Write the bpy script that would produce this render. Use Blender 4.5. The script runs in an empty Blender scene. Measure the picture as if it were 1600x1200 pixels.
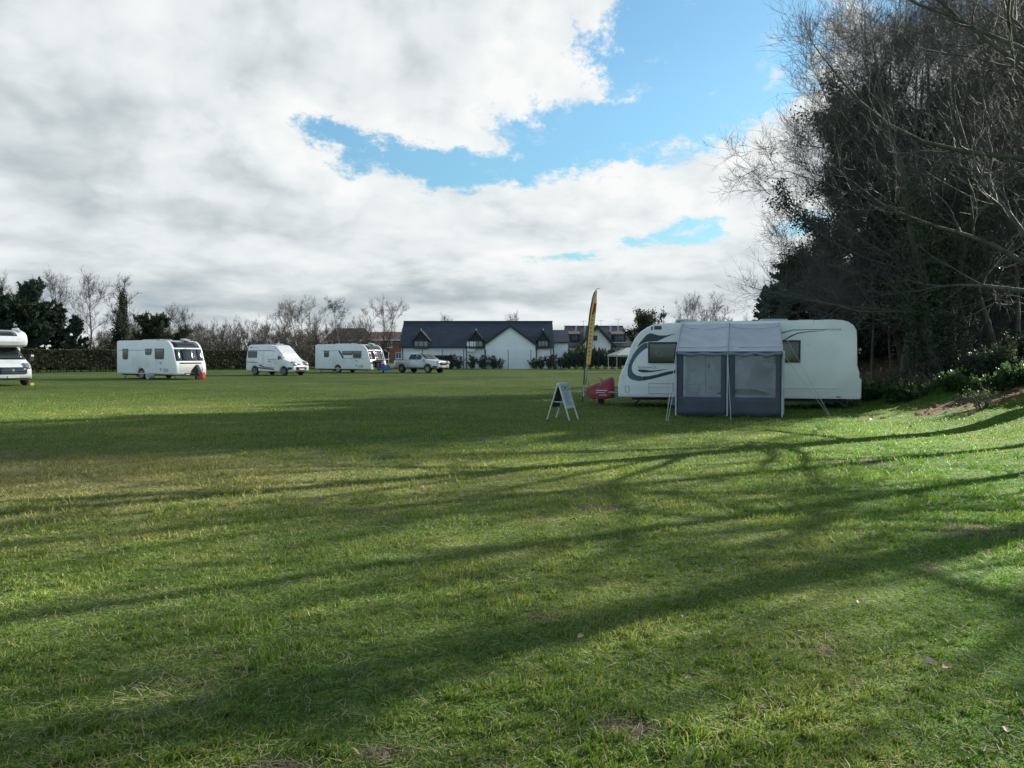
import bpy, math, random
import numpy as np
from mathutils import Vector, Matrix

S = bpy.context.scene
C = S.collection
rad = math.radians

# ------------------------------------------------------------------ camera
cd = bpy.data.cameras.new('camera')
cd.sensor_width = 36.0
cd.lens = 36.0 * 1155 / 1600
cd.clip_start = 0.05
cd.clip_end = 6000
cam = bpy.data.objects.new('camera', cd)
cam.location = (0, 0, 1.6)
cam.rotation_euler = (rad(90) - math.atan(45 / 1155), 0, 0)
C.objects.link(cam)
S.camera = cam

# ------------------------------------------------------------------ exposure, light
S.view_settings.view_transform = 'Standard'
S.view_settings.look = 'None'
S.view_settings.gamma = 1.0
S.view_settings.exposure = 2.2
S.cycles.use_denoising = True
S.cycles.max_bounces = 8
S.cycles.transparent_max_bounces = 12
SUN_AZ, SUN_EL = 61.0, 24.0
sun_dir = Vector((math.sin(rad(SUN_AZ)) * math.cos(rad(SUN_EL)),
                  math.cos(rad(SUN_AZ)) * math.cos(rad(SUN_EL)), math.sin(rad(SUN_EL))))
sl = bpy.data.lights.new('sun', 'SUN')
sl.energy = 5.0
sl.angle = rad(0.53)
sl.color = (1.0, 0.93, 0.82)
sun = bpy.data.objects.new('sun', sl)
sun.rotation_euler = sun_dir.to_track_quat('Z', 'Y').to_euler()
C.objects.link(sun)


class G:
    """small wrapper round a node tree"""
    def __init__(s, tree):
        s.t = tree

    def node(s, typ, **kw):
        n = s.t.nodes.new(typ)
        for k, v in kw.items():
            setattr(n, k, v)
        return n

    def put(s, sock, v):
        if isinstance(v, bpy.types.NodeSocket):
            s.t.links.new(v, sock)
        elif v is not None:
            if hasattr(sock.default_value, '__len__') and isinstance(v, (int, float)):
                sock.default_value = [v] * len(sock.default_value)
            elif hasattr(sock.default_value, '__len__') and len(sock.default_value) == 4 and len(v) == 3:
                sock.default_value = (*v, 1)
            else:
                sock.default_value = v

    def m(s, op, a, b=None, c=None, clamp=False):
        n = s.node('ShaderNodeMath', operation=op, use_clamp=clamp)
        for i, v in enumerate((a, b, c)):
            if v is not None:
                s.put(n.inputs[i], v)
        return n.outputs[0]

    def v(s, op, a, b=None):
        n = s.node('ShaderNodeVectorMath', operation=op)
        s.put(n.inputs[0], a)
        if b is not None:
            s.put(n.inputs[1], b)
        return n.outputs[1] if op in ('LENGTH', 'DOT_PRODUCT', 'DISTANCE') else n.outputs[0]

    def xyz(s, x, y, z):
        n = s.node('ShaderNodeCombineXYZ')
        for i, v in enumerate((x, y, z)):
            s.put(n.inputs[i], v)
        return n.outputs[0]

    def sep(s, a):
        n = s.node('ShaderNodeSeparateXYZ')
        s.put(n.inputs[0], a)
        return n.outputs

    def noise(s, vec, scale, detail=4, rough=0.5, dist=0.0, out=0):
        n = s.node('ShaderNodeTexNoise')
        s.put(n.inputs['Vector'], vec)
        for k, v in (('Scale', scale), ('Detail', detail), ('Roughness', rough), ('Distortion', dist)):
            s.put(n.inputs[k], v)
        return n.outputs[out]

    def ss(s, x, a, b, lo=0.0, hi=1.0):
        n = s.node('ShaderNodeMapRange', interpolation_type='SMOOTHSTEP')
        for i, v in enumerate((x, a, b, lo, hi)):
            s.put(n.inputs[i], v)
        return n.outputs[0]

    def mix(s, f, a, b):
        n = s.node('ShaderNodeMix', data_type='RGBA')
        s.put(n.inputs[0], f)
        s.put(n.inputs[6], a)
        s.put(n.inputs[7], b)
        return n.outputs[2]

    def ramp(s, f, stops):
        n = s.node('ShaderNodeValToRGB')
        s.put(n.inputs[0], f)
        e = n.color_ramp.elements
        while len(e) < len(stops):
            e.new(0.5)
        for i, (p, c) in enumerate(stops):
            e[i].position = p
            e[i].color = (*c, 1)
        return n.outputs[0]


# ------------------------------------------------------------------ sky
W = bpy.data.worlds.new('World')
S.world = W
W.use_nodes = True
W.node_tree.nodes.clear()
g = G(W.node_tree)
tc = g.node('ShaderNodeTexCoord')
d = g.v('NORMALIZE', tc.outputs['Generated'])
dx, dy, dz = g.sep(d)
sky = g.node('ShaderNodeTexSky', sky_type='NISHITA')
sky.sun_disc = False
sky.sun_elevation = rad(SUN_EL)
sky.sun_rotation = rad(SUN_AZ)
sky.air_density = 1.0
sky.dust_density = 0.4
sky.ozone_density = 1.6
az = g.m('MULTIPLY', g.m('ARCTAN2', dx, dy), 180 / math.pi)
el = g.m('MULTIPLY', g.m('ARCSINE', dz), 180 / math.pi)
# heaped cloud: upright heads, flattened towards the horizon as the layer recedes
lowk = g.m('ADD', 1.0, g.m('DIVIDE', 5.0, g.m('ADD', g.m('MAXIMUM', el, 0.0), 3.0)))
ev = g.m('MULTIPLY', g.m('LOGARITHM', g.m('ADD', g.m('MAXIMUM', el, 0.0), 4.0), math.e), 1.55)
AE = g.xyz(g.m('MULTIPLY', az, 0.052), ev, 0.3)
wl = g.m('MULTIPLY', g.m('SUBTRACT', g.noise(AE, 2.0, 4, 0.55), 0.5), 1.2)
ws = g.m('MULTIPLY', g.m('SUBTRACT', g.noise(AE, 7.0, 8, 0.70), 0.5), 1.45)
edge = g.m('ADD', wl, ws)


def blob(a, e, ra, re, tilt=0.0):
    """an opening in the cloud, degrees of azimuth / elevation"""
    da = g.m('SUBTRACT', az, a)
    de = g.m('SUBTRACT', el, e)
    c, s_ = math.cos(rad(tilt)), math.sin(rad(tilt))
    u = g.m('DIVIDE', g.m('ADD', g.m('MULTIPLY', da, c), g.m('MULTIPLY', de, s_)), ra)
    v = g.m('DIVIDE', g.m('SUBTRACT', g.m('MULTIPLY', de, c), g.m('MULTIPLY', da, s_)), re)
    r = g.m('SQRT', g.m('ADD', g.m('MULTIPLY', u, u), g.m('MULTIPLY', v, v)))
    return g.m('SUBTRACT', 1.0, r)


holes = [(14.5, 21.8, 9.5, 6.6, 6, 1.0), (7.5, 16.4, 10.5, 3.1, 8, .85), (-4.5, 14.1, 10.5, 2.0, -4, .8), (-12.8, 16.1, 3.8, 1.1, -16, .55),
         (13.5, 8.9, 4.6, 0.9, 4, .42), (4.5, 7.6, 4.5, 0.5, 6, .30), (22.0, 9.5, 4.0, 1.0, 0, .42),
         (30.0, 24.0, 6.0, 4.0, 0, 1), (75.0, 32.0, 26.0, 9.0, 0, 1), (-80.0, 30.0, 20.0, 8.0, 0, 1), (170.0, 35.0, 40.0, 13.0, 0, 1),
         (-140.0, 25.0, 25.0, 9.0, 0, 1), (120.0, 18.0, 16.0, 5.0, 0, 1)]
op = None
for h in holes:
    b = g.m('MULTIPLY', blob(*h[:5]), h[5])
    op = b if op is None else g.m('MAXIMUM', op, b)
op = g.m('MAXIMUM', op, g.ss(el, 34.0, 60.0, -1.0, 0.55))              # open blue overhead
openness = g.m('ADD', op, edge)
cover = g.m('SUBTRACT', 1.0, g.ss(openness, -0.04, 0.24))
wisps = g.m('MULTIPLY', g.ss(g.noise(AE, 4.2, 8, 0.64, 0.3), 0.55, 0.76), 0.85)
cover = g.m('MAXIMUM', cover, g.m('MULTIPLY', wisps, g.m('SUBTRACT', 1.0, g.ss(openness, 0.45, 0.85))))
# tone of the cloud: lit heads, grey undersides
f1 = g.noise(AE, 1.7, 7, 0.56, 0.15)
f1b = g.noise(g.v('ADD', AE, (0.06, 0.11, 0.0)), 1.7, 7, 0.56, 0.15)


def puffs(vec):
    """heaped, cauliflower-like cells"""
    w = g.noise(vec, 3.0, 3, 0.6, out=1)
    sc_ = g.v('SCALE', g.v('SUBTRACT', w, (0.5, 0.5, 0.5)))
    sc_.node.inputs['Scale'].default_value = 0.30
    q = g.v('ADD', vec, sc_)
    n = g.node('ShaderNodeTexVoronoi', feature='F1', voronoi_dimensions='2D')
    g.put(n.inputs['Vector'], q)
    n.inputs['Scale'].default_value = 3.2
    n.inputs['Detail'].default_value = 1.6
    n.inputs['Roughness'].default_value = 0.55
    return g.m('SUBTRACT', 1.0, n.outputs['Distance'])


f2 = puffs(AE)
relief = g.m('ADD', g.m('MULTIPLY', g.m('SUBTRACT', f1, f1b), 0.75), g.m('MULTIPLY', g.m('SUBTRACT', f2, 0.62), 0.32))
tone = g.m('ADD', g.m('MULTIPLY', g.m('SUBTRACT', f1, 0.5), 0.42), 1.06)
tone = g.m('ADD', tone, relief)
rim = g.m('MULTIPLY', g.ss(openness, -0.75, -0.05), 0.22)                # thin sunlit edges by the openings
tone = g.m('ADD', tone, rim)


def shade(a, e, ra, re, amt, tilt=0):
    global tone
    b = g.m('MULTIPLY', g.ss(g.m('ADD', blob(a, e, ra, re, tilt), g.m('MULTIPLY', wl, 0.7)), 0.0, 1.0), amt)
    tone = g.m('ADD', tone, b)


shade(-34, 14.0, 10, 7, -0.245)
shade(-22, 9.6, 17, 2.6, -0.187)
shade(-14, 12.0, 9, 1.8, -0.086)
shade(-26, 3.5, 28, 4.0, -0.245)
shade(-4, 5.0, 12, 2.4, -0.230)
shade(12, 4.6, 14, 2.2, -0.158)
shade(4, 9.3, 9, 0.9, -0.086)
shade(-20, 20.0, 6, 3.0, -0.101)
shade(-4, 21, 12, 6.5, 0.16)
shade(10, 11.4, 14, 2.0, 0.14)
shade(-27, 23, 9, 4, 0.10)
shade(61, 24, 40, 20, 0.4)
back = g.ss(dy, 0.25, -0.35)
tone = g.m('SUBTRACT', tone, g.m('MULTIPLY', back, -0.02))
cloud = g.ramp(g.m('MULTIPLY', tone, 0.75), [(0.0, (0.21, 0.30, 0.38)), (0.28, (0.34, 0.42, 0.48)), (0.50, (0.56, 0.62, 0.65)),
                                              (0.74, (0.82, 0.87, 0.885)), (1.0, (0.98, 1.0, 0.99))])
CL = 0.212
SKY_STRENGTH = 0.115
bl = g.v('SCALE', sky.outputs[0])
g.put(bl.node.inputs['Scale'], g.ss(el, 2.0, 20.0, 0.66, 1.0))
blue = g.v('MULTIPLY', bl, (0.26, 0.355, 0.345))
cloud = g.mix(back, cloud, g.v('MULTIPLY', cloud, (0.86, 1.04, 1.16)))
cl = g.v('SCALE', cloud)
cl.node.inputs['Scale'].default_value = CL / SKY_STRENGTH
low = g.ss(el, -1.0, 1.0)
col = g.mix(g.m('MULTIPLY', cover, low), blue, cl)
bg = g.node('ShaderNodeBackground')
g.put(bg.inputs['Color'], col)
bg.inputs['Strength'].default_value = SKY_STRENGTH
g.t.links.new(bg.outputs[0], g.node('ShaderNodeOutputWorld').inputs[0])

# ------------------------------------------------------------------ materials
def mat(name, c, rough=0.5, c2=None, scale=6.0, metal=0.0, bump=0.0, bscale=40.0, spec=0.5, stretch=(1, 1, 1), coat=0.0):
    """procedural principled material; c..c2 mixed by noise in object space"""
    m_ = bpy.data.materials.new(name)
    m_.use_nodes = True
    k = G(m_.node_tree)
    p = m_.node_tree.nodes['Principled BSDF']
    if c2 is None:
        c2 = tuple(x * 0.86 for x in c)
    t = k.node('ShaderNodeTexCoord')
    vec = k.v('MULTIPLY', t.outputs['Object'], stretch)
    f = k.ss(k.noise(vec, scale, 5, 0.6), 0.35, 0.68)
    k.put(p.inputs['Base Color'], k.mix(f, c, c2))
    p.inputs['Roughness'].default_value = rough
    p.inputs['Metallic'].default_value = metal
    p.inputs['Specular IOR Level'].default_value = spec
    p.inputs['Coat Weight'].default_value = coat
    if bump:
        b = k.node('ShaderNodeBump')
        b.inputs['Strength'].default_value = bump
        k.put(b.inputs['Height'], k.noise(vec, bscale, 4, 0.6))
        k.t.links.new(b.outputs[0], p.inputs['Normal'])
    return m_


def leafmat(name, c, c2, scale, trans=0.25, rough=0.6, c3=None):
    m_ = bpy.data.materials.new(name)
    m_.use_nodes = True
    k = G(m_.node_tree)
    p = m_.node_tree.nodes['Principled BSDF']
    geo = k.node('ShaderNodeNewGeometry')
    at = k.node('ShaderNodeAttribute', attribute_name='rnd')
    f = k.m('ADD', k.m('MULTIPLY', k.ss(k.noise(geo.outputs['Position'], scale, 3, 0.6), 0.35, 0.65), 0.6),
            k.m('MULTIPLY', at.outputs['Fac'], 0.4))
    stops = [(0.0, c), (1.0, c2)] if c3 is None else [(0.0, c), (0.55, c2), (1.0, c3)]
    colr = k.ramp(f, stops)
    k.put(p.inputs['Base Color'], colr)
    p.inputs['Roughness'].default_value = rough
    p.inputs['Specular IOR Level'].default_value = 0.25
    tr = k.node('ShaderNodeBsdfTranslucent')
    k.put(tr.inputs[0], colr)
    mx = k.node('ShaderNodeMixShader')
    mx.inputs[0].default_value = trans
    k.t.links.new(p.outputs[0], mx.inputs[1])
    k.t.links.new(tr.outputs[0], mx.inputs[2])
    k.t.links.new(mx.outputs[0], m_.node_tree.nodes['Material Output'].inputs[0])
    return m_


M = {}
M['white'] = mat('caravan_white', (0.74, 0.77, 0.78), 0.32, (0.67, 0.70, 0.71), 1.5, coat=0.2)
M['vanwhite'] = mat('van_white', (0.70, 0.72, 0.73), 0.28, (0.62, 0.64, 0.65), 2.0, coat=0.4)
M['silver'] = mat('silver_paint', (0.50, 0.52, 0.54), 0.30, (0.46, 0.48, 0.50), 2.0, metal=0.35, coat=0.5)
M['glass'] = mat('dark_glass', (0.012, 0.016, 0.020), 0.06, (0.02, 0.024, 0.028), 3.0, spec=0.7)
M['rubber'] = mat('rubber', (0.016, 0.016, 0.017), 0.85, (0.03, 0.028, 0.026), 9.0, bump=0.2)
M['blackplastic'] = mat('black_plastic', (0.02, 0.021, 0.023), 0.6, (0.032, 0.032, 0.034), 8.0)
M['greyplastic'] = mat('grey_plastic', (0.20, 0.22, 0.24), 0.55)
M['alloy'] = mat('alloy', (0.45, 0.46, 0.47), 0.35, metal=0.6)
M['steel'] = mat('galvanised_steel', (0.28, 0.29, 0.30), 0.5, (0.2, 0.2, 0.2), 12, metal=0.5)
M['chassis'] = mat('chassis', (0.035, 0.037, 0.04), 0.7)
M['decal_dark'] = mat('dark_teal_vinyl', (0.020, 0.042, 0.062), 0.35)
M['decal_mid'] = mat('teal_vinyl', (0.060, 0.125, 0.165), 0.35, (0.035, 0.08, 0.11), 1.2)
M['decal_grey'] = mat('grey_vinyl', (0.19, 0.25, 0.29), 0.4)
M['decal_navy'] = mat('navy_vinyl', (0.015, 0.03, 0.055), 0.35)
M['red_lens'] = mat('red_lens', (0.35, 0.02, 0.02), 0.2)
M['lens'] = mat('clear_lens', (0.35, 0.37, 0.38), 0.1, (0.2, 0.21, 0.22), 20, metal=0.3)
M['plate'] = mat('number_plate', (0.62, 0.62, 0.58), 0.4)
M['curtain'] = mat('dark_red_curtain', (0.10, 0.045, 0.05), 0.9, bump=0.4, bscale=8, stretch=(12, 1, 1))
M['cushion'] = mat('grey_cushion', (0.33, 0.34, 0.35), 0.9, bump=0.3, bscale=5)
M['blind'] = mat('pale_blind', (0.36, 0.40, 0.41), 0.8)
M['awnwall'] = mat('awning_wall_fabric', (0.055, 0.066, 0.096), 0.75, (0.044, 0.053, 0.078), 3.0, bump=0.4, bscale=5)
M['awnlight'] = mat('awning_pale_fabric', (0.40, 0.43, 0.46), 0.7, bump=0.4, bscale=5)
M['cord'] = mat('pale_cord', (0.52, 0.54, 0.50), 0.8)
M['redcover'] = mat('red_cover', (0.26, 0.020, 0.028), 0.6, (0.17, 0.013, 0.02), 4, bump=0.6, bscale=6)
M['bluecover'] = mat('blue_cover', (0.03, 0.12, 0.36), 0.6, (0.02, 0.08, 0.28), 4, bump=0.6, bscale=6)
M['blackcover'] = mat('black_cover', (0.014, 0.014, 0.016), 0.7, bump=0.5, bscale=7)
M['print_white'] = mat('white_print', (0.65, 0.62, 0.62), 0.6)
M['alum'] = mat('aluminium', (0.62, 0.64, 0.60), 0.4, (0.52, 0.54, 0.50), 8, metal=0.3)
M['boardface'] = mat('board_face', (0.44, 0.49, 0.56), 0.4, (0.40, 0.45, 0.52), 3)
M['boardprint'] = mat('board_print', (0.08, 0.10, 0.14), 0.5)
M['boardback'] = mat('board_back', (0.08, 0.085, 0.10), 0.7)
M['flagred'] = mat('flag_red', (0.36, 0.05, 0.03), 0.7)
M['flagbrown'] = mat('flag_brown', (0.50, 0.36, 0.14), 0.7)
M['flagpale'] = mat('flag_pale', (0.55, 0.55, 0.50), 0.7)
M['yellow'] = mat('yellow_plastic', (0.75, 0.62, 0.10), 0.5)
M['redplastic'] = mat('red_plastic', (0.55, 0.04, 0.04), 0.5)
M['bluegrey'] = mat('bluegrey_plastic', (0.14, 0.19, 0.24), 0.5)
M['palegrey'] = mat('pale_plastic', (0.42, 0.47, 0.48), 0.5)
M['foil'] = mat('silver_screen', (0.72, 0.74, 0.75), 0.38, (0.58, 0.60, 0.62), 6, metal=0.3, bump=0.8, bscale=5, stretch=(1, .4, 3))
M['render'] = mat('white_render', (0.80, 0.82, 0.83), 0.85, (0.72, 0.74, 0.76), 0.35, bump=0.15, bscale=30)
M['render2'] = mat('old_render', (0.70, 0.71, 0.70), 0.85, (0.58, 0.59, 0.59), 0.5, bump=0.2, bscale=20)
M['trim'] = mat('dark_trim', (0.020, 0.024, 0.032), 0.55)
M['clad'] = mat('dark_cladding', (0.022, 0.026, 0.034), 0.7, (0.016, 0.018, 0.024), 2, bump=0.5, bscale=14, stretch=(1, 1, 6))
M['timber'] = mat('shed_timber', (0.10, 0.12, 0.12), 0.8, (0.07, 0.085, 0.09), 3, stretch=(1, 1, 8), bump=0.3)
M['bark'] = mat('bark', (0.085, 0.080, 0.066), 0.9, (0.045, 0.042, 0.036), 3, bump=0.7, bscale=9, stretch=(2, 2, .5))
M['barkgreen'] = mat('lichen_bark', (0.098, 0.104, 0.088), 0.9, (0.040, 0.042, 0.036), 2.5, bump=0.7, bscale=9, stretch=(2, 2, .7))
M['birch'] = mat('birch_bark', (0.34, 0.34, 0.33), 0.8, (0.12, 0.12, 0.115), 3, stretch=(1, 1, 4))
M['twig'] = mat('twigs', (0.096, 0.084, 0.070), 0.85, (0.060, 0.054, 0.050), 1.2)
M['twigdark'] = mat('dark_twigs', (0.088, 0.090, 0.088), 0.85, (0.054, 0.057, 0.060), 1.2)
M['twigbrown'] = mat('brown_twigs', (0.135, 0.108, 0.075), 0.85, (0.085, 0.072, 0.052), 0.8)
M['evergreen'] = leafmat('evergreen_leaves', (0.022, 0.042, 0.027), (0.050, 0.078, 0.042), 0.8, 0.2, c3=(0.095, 0.12, 0.065))
M['ivy'] = leafmat('ivy_leaves', (0.018, 0.036, 0.022), (0.042, 0.070, 0.034), 1.0, 0.15, rough=0.45, c3=(0.08, 0.11, 0.055))
M['cypress'] = leafmat('cypress_sprays', (0.022, 0.042, 0.031), (0.044, 0.070, 0.044), 0.6, 0.15, c3=(0.075, 0.098, 0.054))
M['olive'] = leafmat('olive_leaves', (0.030, 0.042, 0.022), (0.055, 0.070, 0.034), 1.2, 0.2, c3=(0.09, 0.10, 0.055))
M['hedge'] = leafmat('hedge_twigs', (0.036, 0.042, 0.024), (0.058, 0.062, 0.036), 0.5, 0.1, c3=(0.092, 0.088, 0.052))
M['weed'] = leafmat('weed_leaves', (0.03, 0.065, 0.02), (0.055, 0.105, 0.03), 1.5, 0.3, c3=(0.09, 0.14, 0.05))
M['deadleaf'] = leafmat('dead_leaves', (0.13, 0.085, 0.045), (0.24, 0.16, 0.09), 3.0, 0.15, c3=(0.36, 0.27, 0.17))
M['gazebo'] = mat('gazebo_canvas', (0.46, 0.46, 0.42), 0.8, (0.36, 0.36, 0.33), 2)


def coursed(name, c, c2, pitch, axis, rough=0.7, depth=0.5, spots=1.0, c3=None, vert=0.0):
    """tiles or bricks: horizontal courses (and short vertical joints) by position"""
    m_ = bpy.data.materials.new(name)
    m_.use_nodes = True
    k = G(m_.node_tree)
    p = m_.node_tree.nodes['Principled BSDF']
    t = k.node('ShaderNodeTexCoord')
    x, y, z = k.sep(t.outputs['Object'])
    zc = k.m('DIVIDE', z, pitch)
    fr = k.m('FRACT', zc)
    line = k.ss(fr, 0.0, 0.22)
    f = k.noise(k.v('MULTIPLY', t.outputs['Object'], (1.0, 1.0, 2.0)), spots, 5, 0.65)
    base = k.mix(k.ss(f, 0.38, 0.64), c, c2)
    if c3:
        row = k.m('MULTIPLY', k.m('FLOOR', zc), 0.5)
        cell = k.node('ShaderNodeTexWhiteNoise', noise_dimensions='3D')
        k.put(cell.inputs[0], k.xyz(k.m('FLOOR', k.m('ADD', k.m('DIVIDE', k.m('ADD', x, y), vert), row)), k.m('FLOOR', zc), 0.0))
        base = k.mix(k.m('MULTIPLY', cell.outputs[0], 0.55), base, c3)
        fx = k.m('FRACT', k.m('ADD', k.m('DIVIDE', k.m('ADD', x, y), vert), row))
        line = k.m('MULTIPLY', line, k.ss(fx, 0.0, 0.08, 0.6, 1.0))
    colr = k.mix(k.m('MULTIPLY', k.m('SUBTRACT', 1.0, line), depth), base, tuple(v * 0.35 for v in c))
    k.put(p.inputs['Base Color'], colr)
    p.inputs['Roughness'].default_value = rough
    b = k.node('ShaderNodeBump')
    b.inputs['Strength'].default_value = 0.6
    b.inputs['Distance'].default_value = 0.03
    k.put(b.inputs['Height'], line)
    k.t.links.new(b.outputs[0], p.inputs['Normal'])
    return m_


M['slate'] = coursed('slate_tiles', (0.026, 0.031, 0.043), (0.038, 0.043, 0.056), 0.24, 2, 0.5, 0.6)
M['oldtile'] = coursed('weathered_tiles', (0.085, 0.072, 0.070), (0.12, 0.104, 0.098), 0.20, 2, 0.8, 0.5, 0.6, (0.15, 0.12, 0.11), 0.3)
M['redtile'] = coursed('red_tiles', (0.13, 0.075, 0.055), (0.17, 0.10, 0.075), 0.22, 2, 0.85, 0.4, 0.8, (0.12, 0.08, 0.07), 0.3)
M['darktile'] = coursed('dark_brown_tiles', (0.058, 0.050, 0.045), (0.075, 0.065, 0.056), 0.22, 2, 0.85, 0.4, 0.8, (0.06, 0.05, 0.04), 0.3)
M['brick'] = coursed('red_brick', (0.24, 0.085, 0.060), (0.30, 0.12, 0.085), 0.075, 2, 0.85, 0.5, 1.0, (0.20, 0.09, 0.07), 0.225)


def pvc():
    m_ = bpy.data.materials.new('clear_pvc')
    m_.use_nodes = True
    k = G(m_.node_tree)
    nt = m_.node_tree
    p = nt.nodes['Principled BSDF']
    geo = k.node('ShaderNodeNewGeometry')
    f = k.noise(geo.outputs['Position'], 2.2, 4, 0.6, 0.6)
    p.inputs['Base Color'].default_value = (0.62, 0.70, 0.75, 1)
    p.inputs['Roughness'].default_value = 0.14
    b = k.node('ShaderNodeBump')
    b.inputs['Strength'].default_value = 0.35
    b.inputs['Distance'].default_value = 0.05
    k.put(b.inputs['Height'], f)
    nt.links.new(b.outputs[0], p.inputs['Normal'])
    t = k.node('ShaderNodeBsdfTransparent')
    t.inputs[0].default_value = (0.93, 0.96, 0.98, 1)
    mx = k.node('ShaderNodeMixShader')
    k.put(mx.inputs[0], k.ss(f, 0.3, 0.75, 0.14, 0.27))
    nt.links.new(t.outputs[0], mx.inputs[1])
    nt.links.new(p.outputs[0], mx.inputs[2])
    nt.links.new(mx.outputs[0], nt.nodes['Material Output'].inputs[0])
    return m_


def tinted():
    m_ = bpy.data.materials.new('tinted_acrylic')
    m_.use_nodes = True
    k = G(m_.node_tree)
    nt = m_.node_tree
    t = k.node('ShaderNodeBsdfTransparent')
    t.inputs[0].default_value = (0.66, 0.70, 0.72, 1)
    gl = k.node('ShaderNodeBsdfGlossy')
    gl.inputs['Roughness'].default_value = 0.04
    fr = k.node('ShaderNodeFresnel')
    fr.inputs[0].default_value = 1.5
    mx = k.node('ShaderNodeMixShader')
    k.put(mx.inputs[0], k.m('ADD', k.m('MULTIPLY', fr.outputs[0], 0.9), 0.02))
    nt.links.new(t.outputs[0], mx.inputs[1])
    nt.links.new(gl.outputs[0], mx.inputs[2])
    nt.links.new(mx.outputs[0], nt.nodes['Material Output'].inputs[0])
    return m_


M['pvc'] = pvc()


def fabric(name, c, c2, trans):
    """woven cloth that lets some daylight through"""
    m_ = mat(name, c, 0.6, c2, 2.5, bump=0.9, bscale=3.0, stretch=(1, 1, 2.2))
    k = G(m_.node_tree)
    nt = m_.node_tree
    tr = k.node('ShaderNodeBsdfTranslucent')
    tr.inputs[0].default_value = (*c, 1)
    mx = k.node('ShaderNodeMixShader')
    mx.inputs[0].default_value = trans
    nt.links.new(nt.nodes['Principled BSDF'].outputs[0], mx.inputs[1])
    nt.links.new(tr.outputs[0], mx.inputs[2])
    nt.links.new(mx.outputs[0], nt.nodes['Material Output'].inputs[0])
    return m_


M['awnroof'] = fabric('awning_roof_fabric', (0.76, 0.77, 0.82), (0.64, 0.66, 0.71), 0.34)
M['flagyellow'] = fabric('flag_yellow', (0.92, 0.78, 0.38), (0.82, 0.68, 0.32), 0.5)
M['tint'] = tinted()


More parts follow.
